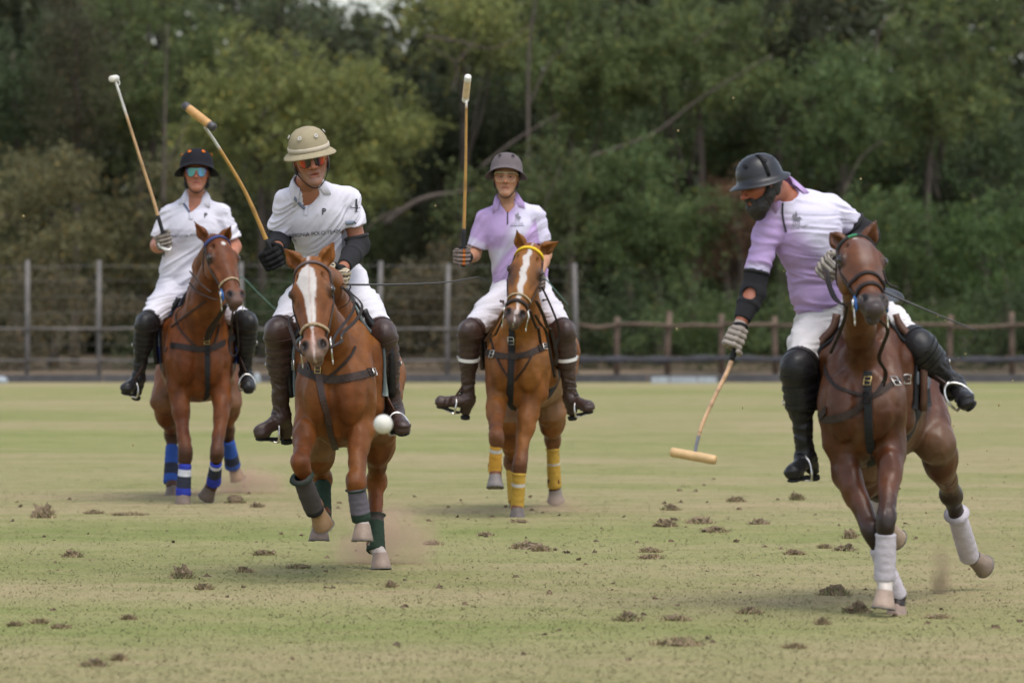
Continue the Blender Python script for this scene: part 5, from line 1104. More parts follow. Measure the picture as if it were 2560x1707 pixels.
    for i in range(nA + 1):
        a = math.radians(-138 + 276 * i / nA); fwd = -math.cos(a); sd_ = math.sin(a); f_ = max(0, fwd)
        inn = cc_ + TF.d(.064 * sd_, .060 * fwd, .030 - .055 * f_ ** 1.5); rise = inn + TF.d(.005 * sd_, .004 * fwd, .010)
        tip = max(0, 1 - abs(abs(a) - math.radians(122)) / math.radians(24)); o_ = cc_ + TF.d((.098 + .022 * tip) * sd_, (.090 + .0 * tip) * fwd, -.022 * cd - .030 * f_ - .050 * tip * cd)
        l, nn = near(B, o_); mid = (rise + l) / 2 + U * .003 + (nn * .004); V += [inn, rise, mid, l + nn * .0055, l + nn * .001]
    Fc = [(i * 5 + j, i * 5 + j + 1, (i + 1) * 5 + j + 1, (i + 1) * 5 + j) for i in range(nA) for j in range(4)]
    part('collar', (np.array(V), Fc), M['cloth'], shirt, col=c['collarcol'], smooth=True)
    for nm, mt, pp, w_, o_ in c.get('trims', []):
        part(nm, strap_seen(B, pp, J['chest'][1], w_, .0018, o_), M['pad'] if isinstance(mt, np.ndarray) else M[mt], shirt, col=mt if isinstance(mt, np.ndarray) else None)
    for args in c.get('texts', []): 
        tv, tf = lay_shape(B, *four_strokes(), args[0]['px'], args[0]['py'], args[0]['size'], args[0]['ang'], 0., .007) if args[0]['txt'] == '4' else lay_text(B, **args[0]); part(args[1], (tv, tf), M[args[2]], shirt, smooth=False)
    if 'logo' in c:
        px, py, sz, mt, an_ = c['logo']; polys = LOGO; v2 = []; fs = []
        for pl in polys: fs.append(tuple(range(len(v2), len(v2) + len(pl)))); v2 += pl
        part('horse_emblem', lay_shape(B, np.array(v2), fs, px, py, sz, an_), M[mt], shirt, smooth=False)
    # ---- boots, knee guards, stirrups
    lm = M[c['leather']]
    for s in 'LR':
        kn, an, to, hl_, hp_ = J['kn' + s], J['an' + s], J['to' + s], J['he' + s], J['hip' + s]; sh_ = an - kn; fwd = unit(to - hl_); up_ = unit(kn - an)
        bt = [cone(kn + sh_ * .12, kn + sh_ * .42, .054, .056, .04), cone(kn + sh_ * .42, an, .056, .042, .04), cone(an, hl_ + up_ * .03, .045, .036, .03), cone(an - up_ * .02, to + up_ * .012, .042, .034, .03),
              ell(to + up_ * .008 - fwd * .012, (.043, .043, .034), .03, R=frame_from(to, up_, fwd).R)]
        bt_v = solid(bt, .0068); bv3 = folds(bt_v[0], bt_v[1], np.eye(3), .0065, (9, 9, 22), None, c['seed'] + ord(s))
        bo = part('boot', (bv3, bt_v[1]), lm, R0)
        so = [cone(hl_ - up_ * .004, hl_ - up_ * .030, .033, .031, .004, caps=True), cone(to - up_ * .028 - fwd * .005, an * .0 + (hl_ + (to - hl_) * .35) - up_ * .012, .036, .028, .01, fl=(up_, .30))]
        part('sole', solid(so, .006), M['black_web'], bo)
        part('lace', join(*[sweep([an + (to - an) * t + up_ * .044 + np.cross(up_, fwd) * .02, an + (to - an) * t + up_ * .05, an + (to - an) * t + up_ * .044 - np.cross(up_, fwd) * .02], .004, n=5) for t in (.12, .24, .36)]), M['black_web'], bo)
        u2 = unit(hp_ - kn); kf = unit(kn - (hp_ + an) / 2 + V3(0, -.08, 0)); gr = c.get('gr', .93)
        gp = [cone(kn + u2 * .085, kn + u2 * .0, .086 * gr, .084 * gr, .02, caps=True), ell(kn + kf * .022, (.078 * gr, .078 * gr, .088 * gr), .03), cone(kn + sh_ * .02, kn + sh_ * .46, .082 * gr, .070 * gr, .02, caps=True),
              ell(kn + kf * .062 + up_ * .0, (.046, .042, .058), .012)]
        gm = solid(gp, .0068); kg = part('knee_guard', gm, lm, R0)
        gB = bvh_of(*gm)
        for t, rr, nm, mt in ((.06, .088, 'strap', c['leather']), (.20, .086, 'padding_rib', c['leather']), (.30, .083, 'padding_rib', c['leather']), (.40, .080, 'strap', c.get('gstrap', c['leather'])), (-.16, .090, 'strap', c['leather'])):
            cpt = kn + sh_ * t if t > 0 else kn + u2 * .05; ax = sh_ if t > 0 else -u2; f3 = frame_from(cpt, unit(ax), V3(0, -1, 0))
            part(nm, strap_on(gB, [f3(rr * math.cos(a), rr * math.sin(a), 0) for a in np.linspace(0, 2 * math.pi, 13)], .022, .0035, .003, 3), M[mt], kg, smooth=False)
        f3 = frame_from(kn + sh_ * .36, unit(sh_), V3(0, -1, 0)); sg = -1 if s == 'L' else 1
        part('buckle', ring(kn + sh_ * .38 + V3(sg * .082 * gr, -.01, 0), V3(1, 0, 0), .012, .003, n=8), M['steel'], kg)
        # stirrup iron and leather belong to the saddle
        mid = hl_ + (to - hl_) * .60; lat = unit(np.cross(up_, fwd)); fo = Fr(mid - up_ * .022, lat, fwd, up_)
        pts = catmull([fo(-.056, 0, -.004), fo(-.058, -.005, .035), fo(-.046, -.02, .075), fo(-.018, -.032, .105), fo(.018, -.032, .105), fo(.046, -.02, .075), fo(.058, -.005, .035), fo(.056, 0, -.004)], 5)
        iron = join(sweep(pts, .0070, n=7), sweep([fo(-.058, 0, -.006), fo(.058, 0, -.006)], .016, .005, nrm=up_, n=8), sweep([fo(-.02, -.034, .112), fo(.02, -.034, .112)], .005, n=6))
        part('stirrup', iron, M['steel'], c['H']['sad'])
        T = c['H']['T']; sd = -1 if T.inv(kn)[0] < 0 else 1; top = T(sd * .24, -.62, 1.30)
        part('stirrup_leather', sweep(catmull([fo(0, -.036, .108), (fo(0, -.036, .108) * .45 + (kn + sh_ * .3) * .55) + V3(-sd * .05, .03, 0), kn + sh_ * .1 + V3(-sd * .06, .07, 0), top], 5), .014, .003, nrm=V3(-sd, -.5, 0), n=6), M['tan_leather' if c['leather'] == 'brown_leather' else 'brown_leather'], c['H']['sad'])
    # ---- elbow guards
    for s, hole in c.get('elbow', {}).items():
        sh, el_, wr = J['sh' + s], J['el' + s], J['wr' + s]; u3 = unit(sh - el_); f3 = unit(wr - el_); vw = unit(V3(hole[0], -1, hole[1]))
        ep = [cone(el_ + u3 * hole[3], el_, .060, .060, .02, caps=True), cone(el_, el_ + (wr - el_) * .4, .060, .056, .02, caps=True), cone(el_ + (wr - el_) * .38, el_ + (wr - el_) * hole[4], .056, .041, .02, caps=True), ell(el_, (.062, .062, .062), .02), ell(el_ + vw * .055 + f3 * hole[5], hole[2], .006, 's')]
        ev, ef = solid(ep, .0055); part('elbow_guard', (ev, ef), M['neoprene'], R0)
        part('strap', ring(el_ + u3 * hole[3] * .9, u3, .062, .008), M['black_web'], R0)
    # ---- helmet, strap, glasses, hair
    hf2 = Fr(Hp(0, -.004, c.get('hz', .045)), RH[:, 0], RH[:, 1] + RH[:, 2] * c.get('tip', 0), RH[:, 2] - RH[:, 1] * c.get('tip', 0))
    h = helmet(R0, hf2, c.get('hsc', 1.), *c['helmet'])
    part('chin_strap', join(*[sweep(catmull([Hp(s * .078, .0, .03), Hp(s * .076, .012, -.03), Hp(s * .055, .035, -.085), Hp(s * .022, .060, -.120), Hp(0, .064, -.126)], 5), .0075, .003, nrm=HFr.d(s, 0, -.4), n=6) for s in (-1, 1)],
         *[sweep(catmull([Hp(s * .080, -.03, .02), Hp(s * .078, -.01, -.03), Hp(s * .068, .020, -.065)], 5), .007, .003, n=6) for s in (-1, 1)]), M['black_web'], h)
    hr = [ell(Hp(0, -.030, .025), np.array((.080, .082, .085)) * hs, .02, R=RH)] + [ell(Hp(s * .074, -.022, -.015), np.array((.012, .028, .05)) * hs, .02, R=RH) for s in (-1, 1)] + [ell(Hp(0, .055, .03), np.array((.062, .022, .030)) * hs, .02, 's', R=RH), ell(Hp(0, .09, -.02), np.array((.07, .09, .07)) * hs, .01, 's', R=RH)]
    if c.get('curls'): hr += [ell(Hp(s * (.066 + .008 * (i % 2)), -.035 + .01 * i, -.055 - .016 * i), np.array((.014, .014, .012)) * hs, .006, R=RH) for s in (-1, 1) for i in range(3)]
    part('hair', solid(hr, .006), M['hair'], R0)
    if c.get('beard'):
        bd = [hc((s * .062, .005, -.012), (s * .058, .018, -.050), .019, .026, .02) for s in (-1, 1)] + [hc((s * .056, .004, -.045), (s * .038, .050, -.092), .028, .028, .02) for s in (-1, 1)] + [he(0, .066, -.100, (.054, .036, .042), .02), he(0, .050, -.070, (.058, .040, .040), .03), hc((-.026, .086, -.044), (.026, .086, -.044), .009, .009, .01), he(0, .060, -.125, (.030, .026, .02), .02)] + [he(0, .100, -.062, (.019, .02, .009), .006, 's')]
        bv4, bf4 = solid(bd, .005); bn = normals(bv4, bf4); bv4 = bv4 + bn * np.array([noise.noise(Vector(p * 90)) * .004 for p in bv4])[:, None]; part('beard', (bv4, bf4), M['hair'], R0)
    G = c.get('glasses')
    if G:
        V = []; Fc = []; nx, nz_ = 26, 6; cc2 = []
        for i in range(nx + 1):
            x = -.066 + .132 * i / nx; yb = .098 - 5.2 * x * x
            zt_ = .034 - .002 * (x / .06) ** 2; zb = np.interp(abs(x), [0, .008, .014, .030, .048, .060, .066], [.014, .006, -.012, -.026, -.020, -.004, .010])
            for j in range(nz_ + 1): z = zt_ + (zb - zt_) * j / nz_; V.append(Hp(x, yb + .002, z)); cc2.append(G[0](x, z))
        k = nz_ + 1; Fc = [(i * k + j, (i + 1) * k + j, (i + 1) * k + j + 1, i * k + j + 1) for i in range(nx) for j in range(nz_)]
        if G[1] == 'lens':
            gl = part('sunglasses', (np.array(V), Fc), M['lens'], R0, col=np.array(cc2))
        edge = [Hp(-.066 + .132 * i / nx, .101 - 5.2 * (-.066 + .132 * i / nx) ** 2, .034) for i in range(nx + 1)]
        rimz = [Hp(x, .101 - 5.2 * x * x, z - .001) for x, z in [(-.064, .006), (-.056, -.014), (-.044, -.022), (-.028, -.022), (-.014, -.012), (-.006, .008), (.006, .008), (.014, -.012), (.028, -.022), (.044, -.022), (.056, -.014), (.064, .006)]]
        fm = join(sweep(edge, .0024, n=6), sweep(catmull(rimz, 4), .0016 if G[1] == 'clear' else .0012, n=6), *[sweep([Hp(s * .066, .078, .030), Hp(s * .076, .03, .022), Hp(s * .078, -.01, .02)], .0028, n=6) for s in (-1, 1)])
        if G[1] == 'lens': part('frame', fm, M['black_web'], gl)
        else: part('glasses', fm, M['clear'], R0)
    c['hands'] = hands; c['TF'] = TF; c['B'] = B; c['R0'] = R0
    return c

LOGO = [[(-.05, .50), (.0, .56), (.05, .50), (.03, .42), (.10, .34), (.14, .10), (.06, -.02), (-.06, .0), (-.08, .30), (-.03, .42)],      # rider
        [(-.42, .02), (-.34, -.06), (-.22, .0), (-.12, .22), (-.24, .30), (-.34, .24), (-.36, .12)], [(-.22, .02), (-.12, .22), (.0, .05), (.06, -.06), (.30, -.02), (.36, -.16), (.32, -.36), (.0, -.38), (-.24, -.36), (-.30, -.14)],   # horse
        [(-.24, -.34), (-.16, -.34), (-.34, -.60), (-.38, -.70), (-.26, -.92), (-.32, -.92), (-.44, -.70), (-.40, -.60)], [(-.06, -.36), (.0, -.36), (-.14, -.62), (-.10, -.78), (-.15, -.78), (-.19, -.62)],
        [(.10, -.36), (.16, -.36), (.08, -.62), (.02, -.80), (-.03, -.80), (.03, -.62)], [(.24, -.34), (.32, -.34), (.24, -.62), (.20, -.92), (.14, -.92), (.19, -.62)], [(.30, -.02), (.42, -.16), (.52, -.38), (.42, -.30), (.34, -.16)]]
# ------------------------------------------------------------------ the four riders
def white_shirt(ti, zt, sv, J): return np.tile(rgb(.61, .59, .66), (len(sv), 1))
PUR = rgb(.43, .30, .53); LIL = rgb(.57, .54, .66)
def smst(a, b, t): t = np.clip((t - a) / (b - a), 0, 1); return t * t * (3 - 2 * t)
def J_(i, **kw):
    return {k: P(*zq(v[0], v[1], v[2]), v[3]) for k, v in kw.items()}
def lens_green(x, z):
    a = abs(x) / .06; c = rgb(.02, .30, .26) if x < .015 else rgb(.02, .22, .30)
    if .020 < x < .032: c = rgb(.03, .30, .62)
    return c * (1 - smst(.75, 1., a)) + rgb(.08, .03, .20) * smst(.75, 1., a)
def lens_red(x, z):
    a = abs(x) / .06; return rgb(.012, .008, .010) * (1 - smst(.45, .75, a)) + rgb(.45, .03, .01) * smst(.45, .75, a) * (1 - smst(.85, 1., a)) + rgb(.55, .22, .02) * smst(.85, 1., a)

Y = 40.35
J1 = J_(1, pel=(1, 668, 1190, Y), waist=(1, 675, 1030, Y), chest=(1, 735, 720, Y - .03), neck=(1, 750, 478, Y - .05), head=(1, 758, 296, Y - .10),
        shL=(1, 548, 600, Y - .03), shR=(1, 952, 592, Y - .03), elL=(1, 452, 858, Y - .02), elR=(1, 1050, 868, Y - .02), wrL=(1, 492, 862, Y - .22), wrR=(1, 985, 1020, Y - .25), haL=(1, 512, 822, Y - .32), haR=(1, 925, 1120, Y - .38),
        hipL=(1, 590, 1200, Y), hipR=(1, 765, 1200, Y), knL=(1, 362, 1478, Y - .40), knR=(2, 1148, 92, Y - .40), anL=(2, 298, 520, Y - .28), anR=(2, 1142, 485, Y - .28),
        toL=(2, 205, 605, Y - .46), heL=(2, 285, 655, Y - .26), toR=(2, 1165, 595, Y - .50), heR=(2, 1135, 565, Y - .26))
W = rgb(.61, .59, .66)
RD = {}
RD[1] = rider(dict(J=J1, H=HS[1], seed=1, label='rider in white polo shirt, black helmet with orange vents and turquoise sunglasses, raising a mallet', face=V3(.03, -1, .02), up=V3(0, .03, 1), cw=.188, ww=.166, skin=rgb(.38, .150, .088), hs=1.10,
    shirt=white_shirt, collarcol=W, breeches=rgb(.60, .58, .64), leather='black_leather', fold=.014, hem=.06, slL=.80, slR=.80, cuff=.074, aw=.048, vneck=zq(1, 705, 606),
    trims=[('placket', rgb(.10, .12, .19), zs(1, (645, 515), (675, 555), (700, 600)), .014, .004), ('placket', W, zs(1, (712, 600), (712, 655)), .030, .0025)],
    texts=[(dict(txt='P', px=zq(1, 826, 640)[0], py=zq(1, 826, 640)[1], size=16, bold=.03), 'letter', 'ink'), (dict(txt='INSIGNIA POLO TEAM', px=zq(1, 722, 790)[0], py=zq(1, 722, 790)[1], size=10.4, ang=.05), 'lettering', 'ink'),
           (dict(txt='7', px=zq(1, 1068, 730)[0], py=zq(1, 1068, 730)[1], size=26, ang=-.1, squash=.6), 'number', 'ink')],
    gloveL=(rgb(.22, .19, .16), rgb(.06, .05, .045)), gloveR=(rgb(.22, .19, .16), rgb(.06, .05, .045)), gripL=(V3(-.24, -.1, 1), V3(.1, -1, .2), 1, 1), gripR=(V3(0, -.3, 1), V3(0, -1, 0), 1, -1),
    helmet=(rgb(.012, .012, .016), 'helmet', rgb(.85, .20, .02), None, None, .030), hsc=1.04, tip=.20, glasses=(lens_green, 'lens'), eyes=False, curls=True, hz=.040))

Y = 30.8
J2 = J_(2, pel=(3, 612, 1135, Y), waist=(3, 588, 980, Y - .06), chest=(3, 520, 700, Y - .22), neck=(3, 455, 490, Y - .34), head=(3, 478, 322, Y - .46),
        shL=(3, 312, 592, Y - .30), shR=(3, 722, 575, Y - .22), elL=(3, 262, 860, Y - .22), elR=(3, 800, 900, Y - .20), wrL=(3, 250, 925, Y - .46), wrR=(3, 685, 1072, Y - .50), haL=(3, 226, 985, Y - .55), haR=(3, 652, 1118, Y - .58),
        hipL=(3, 530, 1150, Y), hipR=(3, 712, 1150, Y), knL=(3, 262, 1500, Y - .42), knR=(4, 872, 95, Y - .42), anL=(4, 255, 585, Y - .32), anR=(4, 945, 545, Y - .30),
        toL=(4, 128, 695, Y - .40), heL=(4, 285, 725, Y - .26), toR=(4, 998, 665, Y - .56), heR=(4, 935, 660, Y - .30))
RD[2] = rider(dict(J=J2, H=HS[2], seed=2, label='rider in beige helmet, red sunglasses and white polo shirt numbered 4, leaning forward', face=V3(.12, -1, -.16), up=V3(-.17, -.15, 1), cw=.166, ww=.142, skin=rgb(.31, .130, .074), hs=1.16,
    shirt=white_shirt, collarcol=W, breeches=rgb(.61, .59, .63), leather='brown_leather', fold=.017, hem=.05, slL=.80, slR=.62, cuff=.070, vneck=zq(3, 440, 655), mouth='open', stubble=(.55, rgb(.16, .13, .115)),
    trims=[('placket', rgb(.16, .18, .25), zs(3, (348, 548), (385, 600), (436, 655)), .016, .004), ('placket', W, zs(3, (462, 560), (445, 660), (443, 700)), .020, .003), ('cuff_band', rgb(.20, .23, .29), zs(3, (715, 752), (750, 748), (790, 744)), .022, .003)],
    texts=[(dict(txt='P', px=zq(3, 566, 692)[0], py=zq(3, 566, 692)[1], size=21, bold=.03), 'letter', 'ink'), (dict(txt='INSIGNIA POLO TEAM', px=zq(3, 500, 832)[0], py=zq(3, 500, 832)[1], size=13.4, ang=.09), 'lettering', 'ink'),
           (dict(txt='4', px=zq(3, 770, 676)[0], py=zq(3, 770, 676)[1], size=32, ang=-.03, squash=.72, bold=.012), 'number', 'ink')],
    gloveL=(rgb(.014, .013, .014), rgb(.010, .010, .010)), gloveR=(rgb(.45, .38, .27), rgb(.02, .02, .02)), gripL=(V3(-.45, -.1, .9), V3(.1, -1, .2), 1, 1), gripR=(V3(.2, -.3, 1), V3(.3, -1, 0), 1, -1),
    elbow={'L': (-.1, .3, (.045, .02, .012), .06, .80, .0), 'R': (-.55, .0, (.040, .045, .020), .050, .84, .030)}, hg=1.15,
    helmet=(rgb(.30, .255, .165), 'helmet', rgb(.52, .50, .46), rgb(.46, .40, .31), None, .014), hsc=.94, tip=-.08, glasses=(lens_red, 'lens'), eyes=False, hz=.048))

Y = 38.3
J3 = J_(3, pel=(5, 765, 1145, Y), waist=(5, 745, 1000, Y), chest=(5, 682, 690, Y - .03), neck=(5, 655, 452, Y - .05), head=(5, 645, 268, Y - .10),
        shL=(5, 482, 575, Y - .03), shR=(5, 872, 548, Y - .03), elL=(5, 392, 868, Y - .02), elR=(5, 948, 870, Y - .02), wrL=(5, 345, 890, Y - .22), wrR=(5, 905, 1020, Y - .25), haL=(5, 308, 882, Y - .30), haR=(5, 872, 1085, Y - .36),
        hipL=(5, 680, 1160, Y), hipR=(5, 850, 1160, Y), knL=(5, 358, 1480, Y - .40), knR=(5, 1098, 1478, Y - .40), anL=(6, 328, 590, Y - .30), anR=(6, 1105, 588, Y - .30),
        toL=(6, 128, 622, Y - .38), heL=(6, 312, 715, Y - .27), toR=(6, 1240, 662, Y - .42), heR=(6, 1118, 720, Y - .27))
def shirt3(ti, zt, sv, J):
    x = ti[:, 0]; z = ti[:, 2]; n = np.array([noise.noise(Vector(p * 6)) for p in sv]) * .03; H_ = np.linalg.norm(J['neck'] - J['pel'])
    d1 = smst(.06, -.07, x - (z - .42) * .55 + n + .0) * smst(.28, .34, z)              # lilac shoulder and sleeve on the viewer's left
    d2 = smst(.02, -.03, z - (.32 + .95 * x) + n)           # lilac lower half rising to the right armpit
    d3 = smst(.08, .04, z) ; d4 = smst(H_ - .04, H_ - .01, z)
    m = np.clip(np.maximum.reduce([d1, d2, d3 * .9, d4]), 0, 1)
    el = np.linalg.norm(sv - (J['shL'] + (J['elL'] - J['shL']) * .80), axis=1); m *= 1 - .8 * smst(.095, .075, el)
    m *= np.where((x > .17) & (z > .15), .12, 1.)
    return LIL * (1 - m[:, None] * .95) + PUR * (m[:, None] * .95)
RD[3] = rider(dict(J=J3, H=HS[3], seed=3, label='young rider in lilac shirt, grey helmet and clear glasses, holding a mallet upright', face=V3(-.05, -1, .0), up=V3(.03, 0, 1), cw=.166, ww=.168, skin=rgb(.40, .20, .115), hs=1.06,
    shirt=shirt3, collarcol=PUR, breeches=rgb(.58, .555, .60), leather='brown_leather', gstrap='white_plastic', fold=.015, hem=.02, slL=.80, slR=.70, cuff=.066, aw=.042, vneck=zq(5, 655, 540), drape=1.4,
    trims=[('zip', 'ink', zs(5, (655, 530), (656, 580), (656, 630)), .008, .004), ('zip', 'ink', zs(5, (612, 478), (636, 500), (652, 530)), .005, .004), ('zip', 'ink', zs(5, (694, 466), (676, 495), (658, 530)), .005, .004),
            ('print_line', 'greyink', zs(5, (676, 640), (730, 640), (785, 638)), .0022, .004)],
    texts=[(dict(txt='POLO TEAM', px=zq(5, 732, 630)[0], py=zq(5, 732, 630)[1], size=5.2), 'lettering', 'greyink')], logo=(zq(5, 735, 566)[0], zq(5, 735, 566)[1], 17, 'greyink', 0.),
    gloveL=(rgb(.22, .17, .15), rgb(.018, .016, .015), rgb(.60, .16, .02)), gloveR=(rgb(.22, .17, .15), rgb(.018, .016, .015)), gripL=(V3(.02, -.1, 1), V3(.1, -1, .2), 1, 1), gripR=(V3(0, -.3, 1), V3(0, -1, 0), 1, -1),
    helmet=(rgb(.125, .105, .110), 'helmet', rgb(.03, .025, .028), None, None, .030), hsc=.95, tip=.24, glasses=(lens_red, 'clear'), eyes=True, stand=.008, hz=.045))

Y = 28.0
J4 = J_(4, pel=(7, 885, 960, Y), waist=(7, 840, 815, Y - .02), chest=(7, 752, 480, Y - .12), neck=(7, 630, 290, Y - .18), head=(7, 522, 252, Y - .32),
        shL=(7, 545, 480, Y - .22), shR=(7, 872, 355, Y - .04), elL=(7, 480, 808, Y - .26), elR=(7, 1072, 510, Y + .02), wrL=(7, 412, 975, Y - .34), wrR=(7, 925, 650, Y - .26), haL=(7, 402, 1050, Y - .38), haR=(7, 868, 672, Y - .32),
        hipL=(7, 822, 965, Y), hipR=(7, 1020, 868, Y - .03), knL=(7, 710, 1208, Y - .34), knR=(7, 1335, 1095, Y - .30), anL=(8, 815, 540, Y - .28), anR=(7, 1512, 1275, Y - .24),
        toL=(8, 745, 640, Y - .40), heL=(8, 858, 640, Y - .25), toR=(7, 1588, 1375, Y - .46), heR=(7, 1500, 1325, Y - .22))
def shirt4(ti, zt, sv, J):
    x = ti[:, 0]; z = ti[:, 2]; n = np.array([noise.noise(Vector(p * 5)) for p in sv]) * .03; H_ = np.linalg.norm(J['neck'] - J['pel'])
    d1 = smst(.06, -.05, x + .035 + (z - .45) * .25 + n)                                  # lilac side on the viewer's left
    d2 = smst(.03, -.03, z - (.26 + .85 * x) + n) * smst(-.14, -.05, x - (z - .2) * -.25)
    d4 = smst(H_ - .045, H_ - .01, z); d3 = smst(.06, .02, z)
    m = np.clip(np.maximum.reduce([d1, d2, d3, d4]), 0, 1)
    el = np.linalg.norm(sv - (J['shL'] + (J['elL'] - J['shL']) * .68), axis=1); m *= 1 - .8 * smst(.075, .055, el)
    ar = J['elR'] - J['shR']; tt = np.clip(((sv - J['shR']) @ ar) / (ar @ ar), 0, 1); fa = np.linalg.norm(sv - J['shR'] - tt[:, None] * ar, axis=1); m *= smst(.075, .12, fa)
    return LIL * (1 - m[:, None] * .95) + PUR * (m[:, None] * .95)
RD[4] = rider(dict(J=J4, H=HS[4], seed=4, label='bearded rider in lilac shirt and glossy black helmet, leaning down to swing', face=V3(-.84, -.50, -.50), up=V3(-.34, -.12, 1), cw=.172, ww=.134, skin=rgb(.30, .105, .060), hs=1.08,
    shirt=shirt4, collarcol=PUR, breeches=rgb(.60, .575, .58), leather='black_leather', gr=1.04, fold=.016, hem=.16, slL=.68, slR=.60, cuff=.062, aw=.047, vneck=zq(7, 625, 405), drape=-1.2, zipped=True, nkr=.84,
    trims=[('zip', 'ink', zs(7, (634, 345), (632, 400), (640, 450), (653, 498)), .009, .004)],
    texts=[(dict(txt='POLO TEAM', px=zq(7, 722, 478)[0], py=zq(7, 722, 478)[1], size=8, ang=.25), 'lettering', 'greyink')], logo=(zq(7, 704, 418)[0], zq(7, 704, 418)[1], 26, 'greyink', .1),
    gloveL=(rgb(.30, .26, .23), rgb(.22, .19, .16)), gloveR=(rgb(.34, .30, .26), rgb(.10, .09, .08)), gripL=(P(1744, 1096, Y - .38) - P(1846, 868, Y - .38) + V3(0, -.1, 0), V3(-.5, -1, .2), 1, -1), gripR=(V3(.5, -.3, .6), V3(-.4, -1, 0), 1, -1),
    elbow={'L': (-.35, .0, (.032, .045, .030), .11, .84, .005), 'R': (-.2, .3, (.05, .03, .016), .10, .5, -.02)},
    helmet=(rgb(.008, .008, .010), 'helmet_black', rgb(.018, .018, .02), None, (-.1, rgb(.012, .012, .012)), .016), hsc=.93, tip=.05, stand=.010, eyes=False, beard=True, hz=.030))

# ------------------------------------------------------------------ mallets, whips, ball
def mallet(label, pts, grip_from, hd, hcol, tape, shaftcol, tapes, strapm='black_web', r=.0095, endtape=None):
    """pts from the hand end to the head; hd = the two ends of the head"""
    c = catmull(pts, 8); t = root('polo_mallet', c[0], label, 'mallet'); N = len(c); L = np.linalg.norm(np.diff(c, axis=0), axis=1).cumsum(); L = np.concatenate([[0], L / L[-1]])
    kn = np.array([1 + .14 * (abs(((s * 9) % 1) - .5) < .04) for s in L])
    cc = []
    rad = np.interp(L, [0, .18, .6, 1], [1.35, 1.25, 1.0, .85]) * r * kn
    v, f = sweep(c, rad, n=8); cl = np.repeat(np.array([tape if s > tapes[1] else np.array(shaftcol) * (1 - .35 * (abs(((s * 9) % 1) - .5) < .05)) for s in L]), 8, axis=0)
    part('shaft', (v, f), M['cane'], t, col=cl)
    g = c[L < tapes[0]]; part('grip', sweep(g, .0165, .014, n=8), M['black_web'], t)
    a, b = [np.asarray(x, float) for x in hd]; d = unit(b - a); n = 18; pr = [(0, .010), (.006, .019), (.03, .0225), (.5, .0235), (.97, .0225), (.994, .019), (1, .010)]; V = []
    nn = frame_from(a, d, V3(0, 0, 1)); Lh = np.linalg.norm(b - a)
    seg = sorted(set([0, .01, .05, .14, .2, .5, .8, .86, .95, .99, 1]))
    rad = np.interp(seg, [0, .01, .05, .95, .99, 1], [.010, .020, .0235, .0235, .020, .010]); V = []; cc = []
    for s, rr in zip(seg, rad):
        for j in range(n):
            an = 2 * math.pi * j / n; V.append(nn(rr * math.cos(an), rr * math.sin(an), s * Lh)); cc.append(np.array(endtape if endtape is not None and (s < .17 or s > .83) else hcol))
    Fc = [(i * n + j, i * n + (j + 1) % n, (i + 1) * n + (j + 1) % n, (i + 1) * n + j) for i in range(len(seg) - 1) for j in range(n)] + [tuple(range(n))[::-1], tuple(range((len(seg) - 1) * n, len(seg) * n))]
    part('mallet_head', (np.array(V), Fc), M['wood'], t, col=np.array(cc)); return t
h1 = RD[1]['J']['haL']; h2 = RD[2]['J']['haL']; h3 = RD[3]['J']['haL']; h4 = RD[4]['J']['haL']
tanc, goldc, whc = rgb(.52, .32, .16), rgb(.38, .20, .045), rgb(.60, .58, .54)
m1 = P(*zq(1, 545, 872), h1[1] - .0); d1 = P(291, 212, h1[1] - .25)
t = mallet('long pale cane mallet with small white head, raised by the leftmost rider', [m1, h1 + (m1 - h1) * .0, P(*zq(1, 412, 480), h1[1] - .05), P(*zq(1, 300, 130), h1[1] - .12), P(289, 204, h1[1] - .2)], 0, (P(279, 198, h1[1] - .32), P(291, 196, h1[1] - .10)), rgb(.60, .57, .50), whc, tanc, (.20, .80))
part('wrist_loop', sweep(catmull([P(*zq(1, 490, 775), h1[1] + .03), P(*zq(1, 455, 800), h1[1]), P(*zq(1, 462, 850), h1[1] - .04), P(*zq(1, 500, 885), h1[1] - .05), P(*zq(1, 540, 890), h1[1] - .05), P(*zq(1, 556, 870), h1[1] - .03)], 6), .010, .003, nrm=V3(-.6, -1, 0), n=6), M['white_plastic'], t)
part('head_loop', sweep(catmull([P(288, 190, h1[1] - .15), P(296, 200, h1[1] - .15), P(299, 210, h1[1] - .15), P(296, 214, h1[1] - .15)], 5), .004, n=6), M['white_plastic'], t)
m2 = h2 + unit(h2 - P(665, 598, h2[1])) * .05
mallet('mallet with dark-tipped tan head held by the rider in the beige helmet', [m2, h2, P(665, 598, h2[1] - .03), P(612, 478, h2[1] - .06), P(545, 366, h2[1] - .12), P(512, 318, h2[1] - .16)], 0, (P(459, 262, h2[1] - .12), P(537, 322, h2[1] - .22)), rgb(.46, .25, .08), rgb(.42, .41, .36), goldc, (.22, .84), endtape=rgb(.045, .042, .045))
m3 = h3 + unit(h3 - P(1160, 570, h3[1])) * .07
mallet('upright mallet with white-tipped pale head held by the lilac-shirted young rider', [m3, h3, P(1160, 572, h3[1]), P(1164, 420, h3[1] - .02), P(1166, 252, h3[1] - .05)], 0, (P(1170, 190, h3[1] - .12), P(1163, 254, h3[1] + .02)), rgb(.60, .45, .28), whc, goldc, (.24, .95), endtape=rgb(.70, .68, .64))
m4 = h4 + unit(h4 - P(1820, 930, h4[1])) * .05
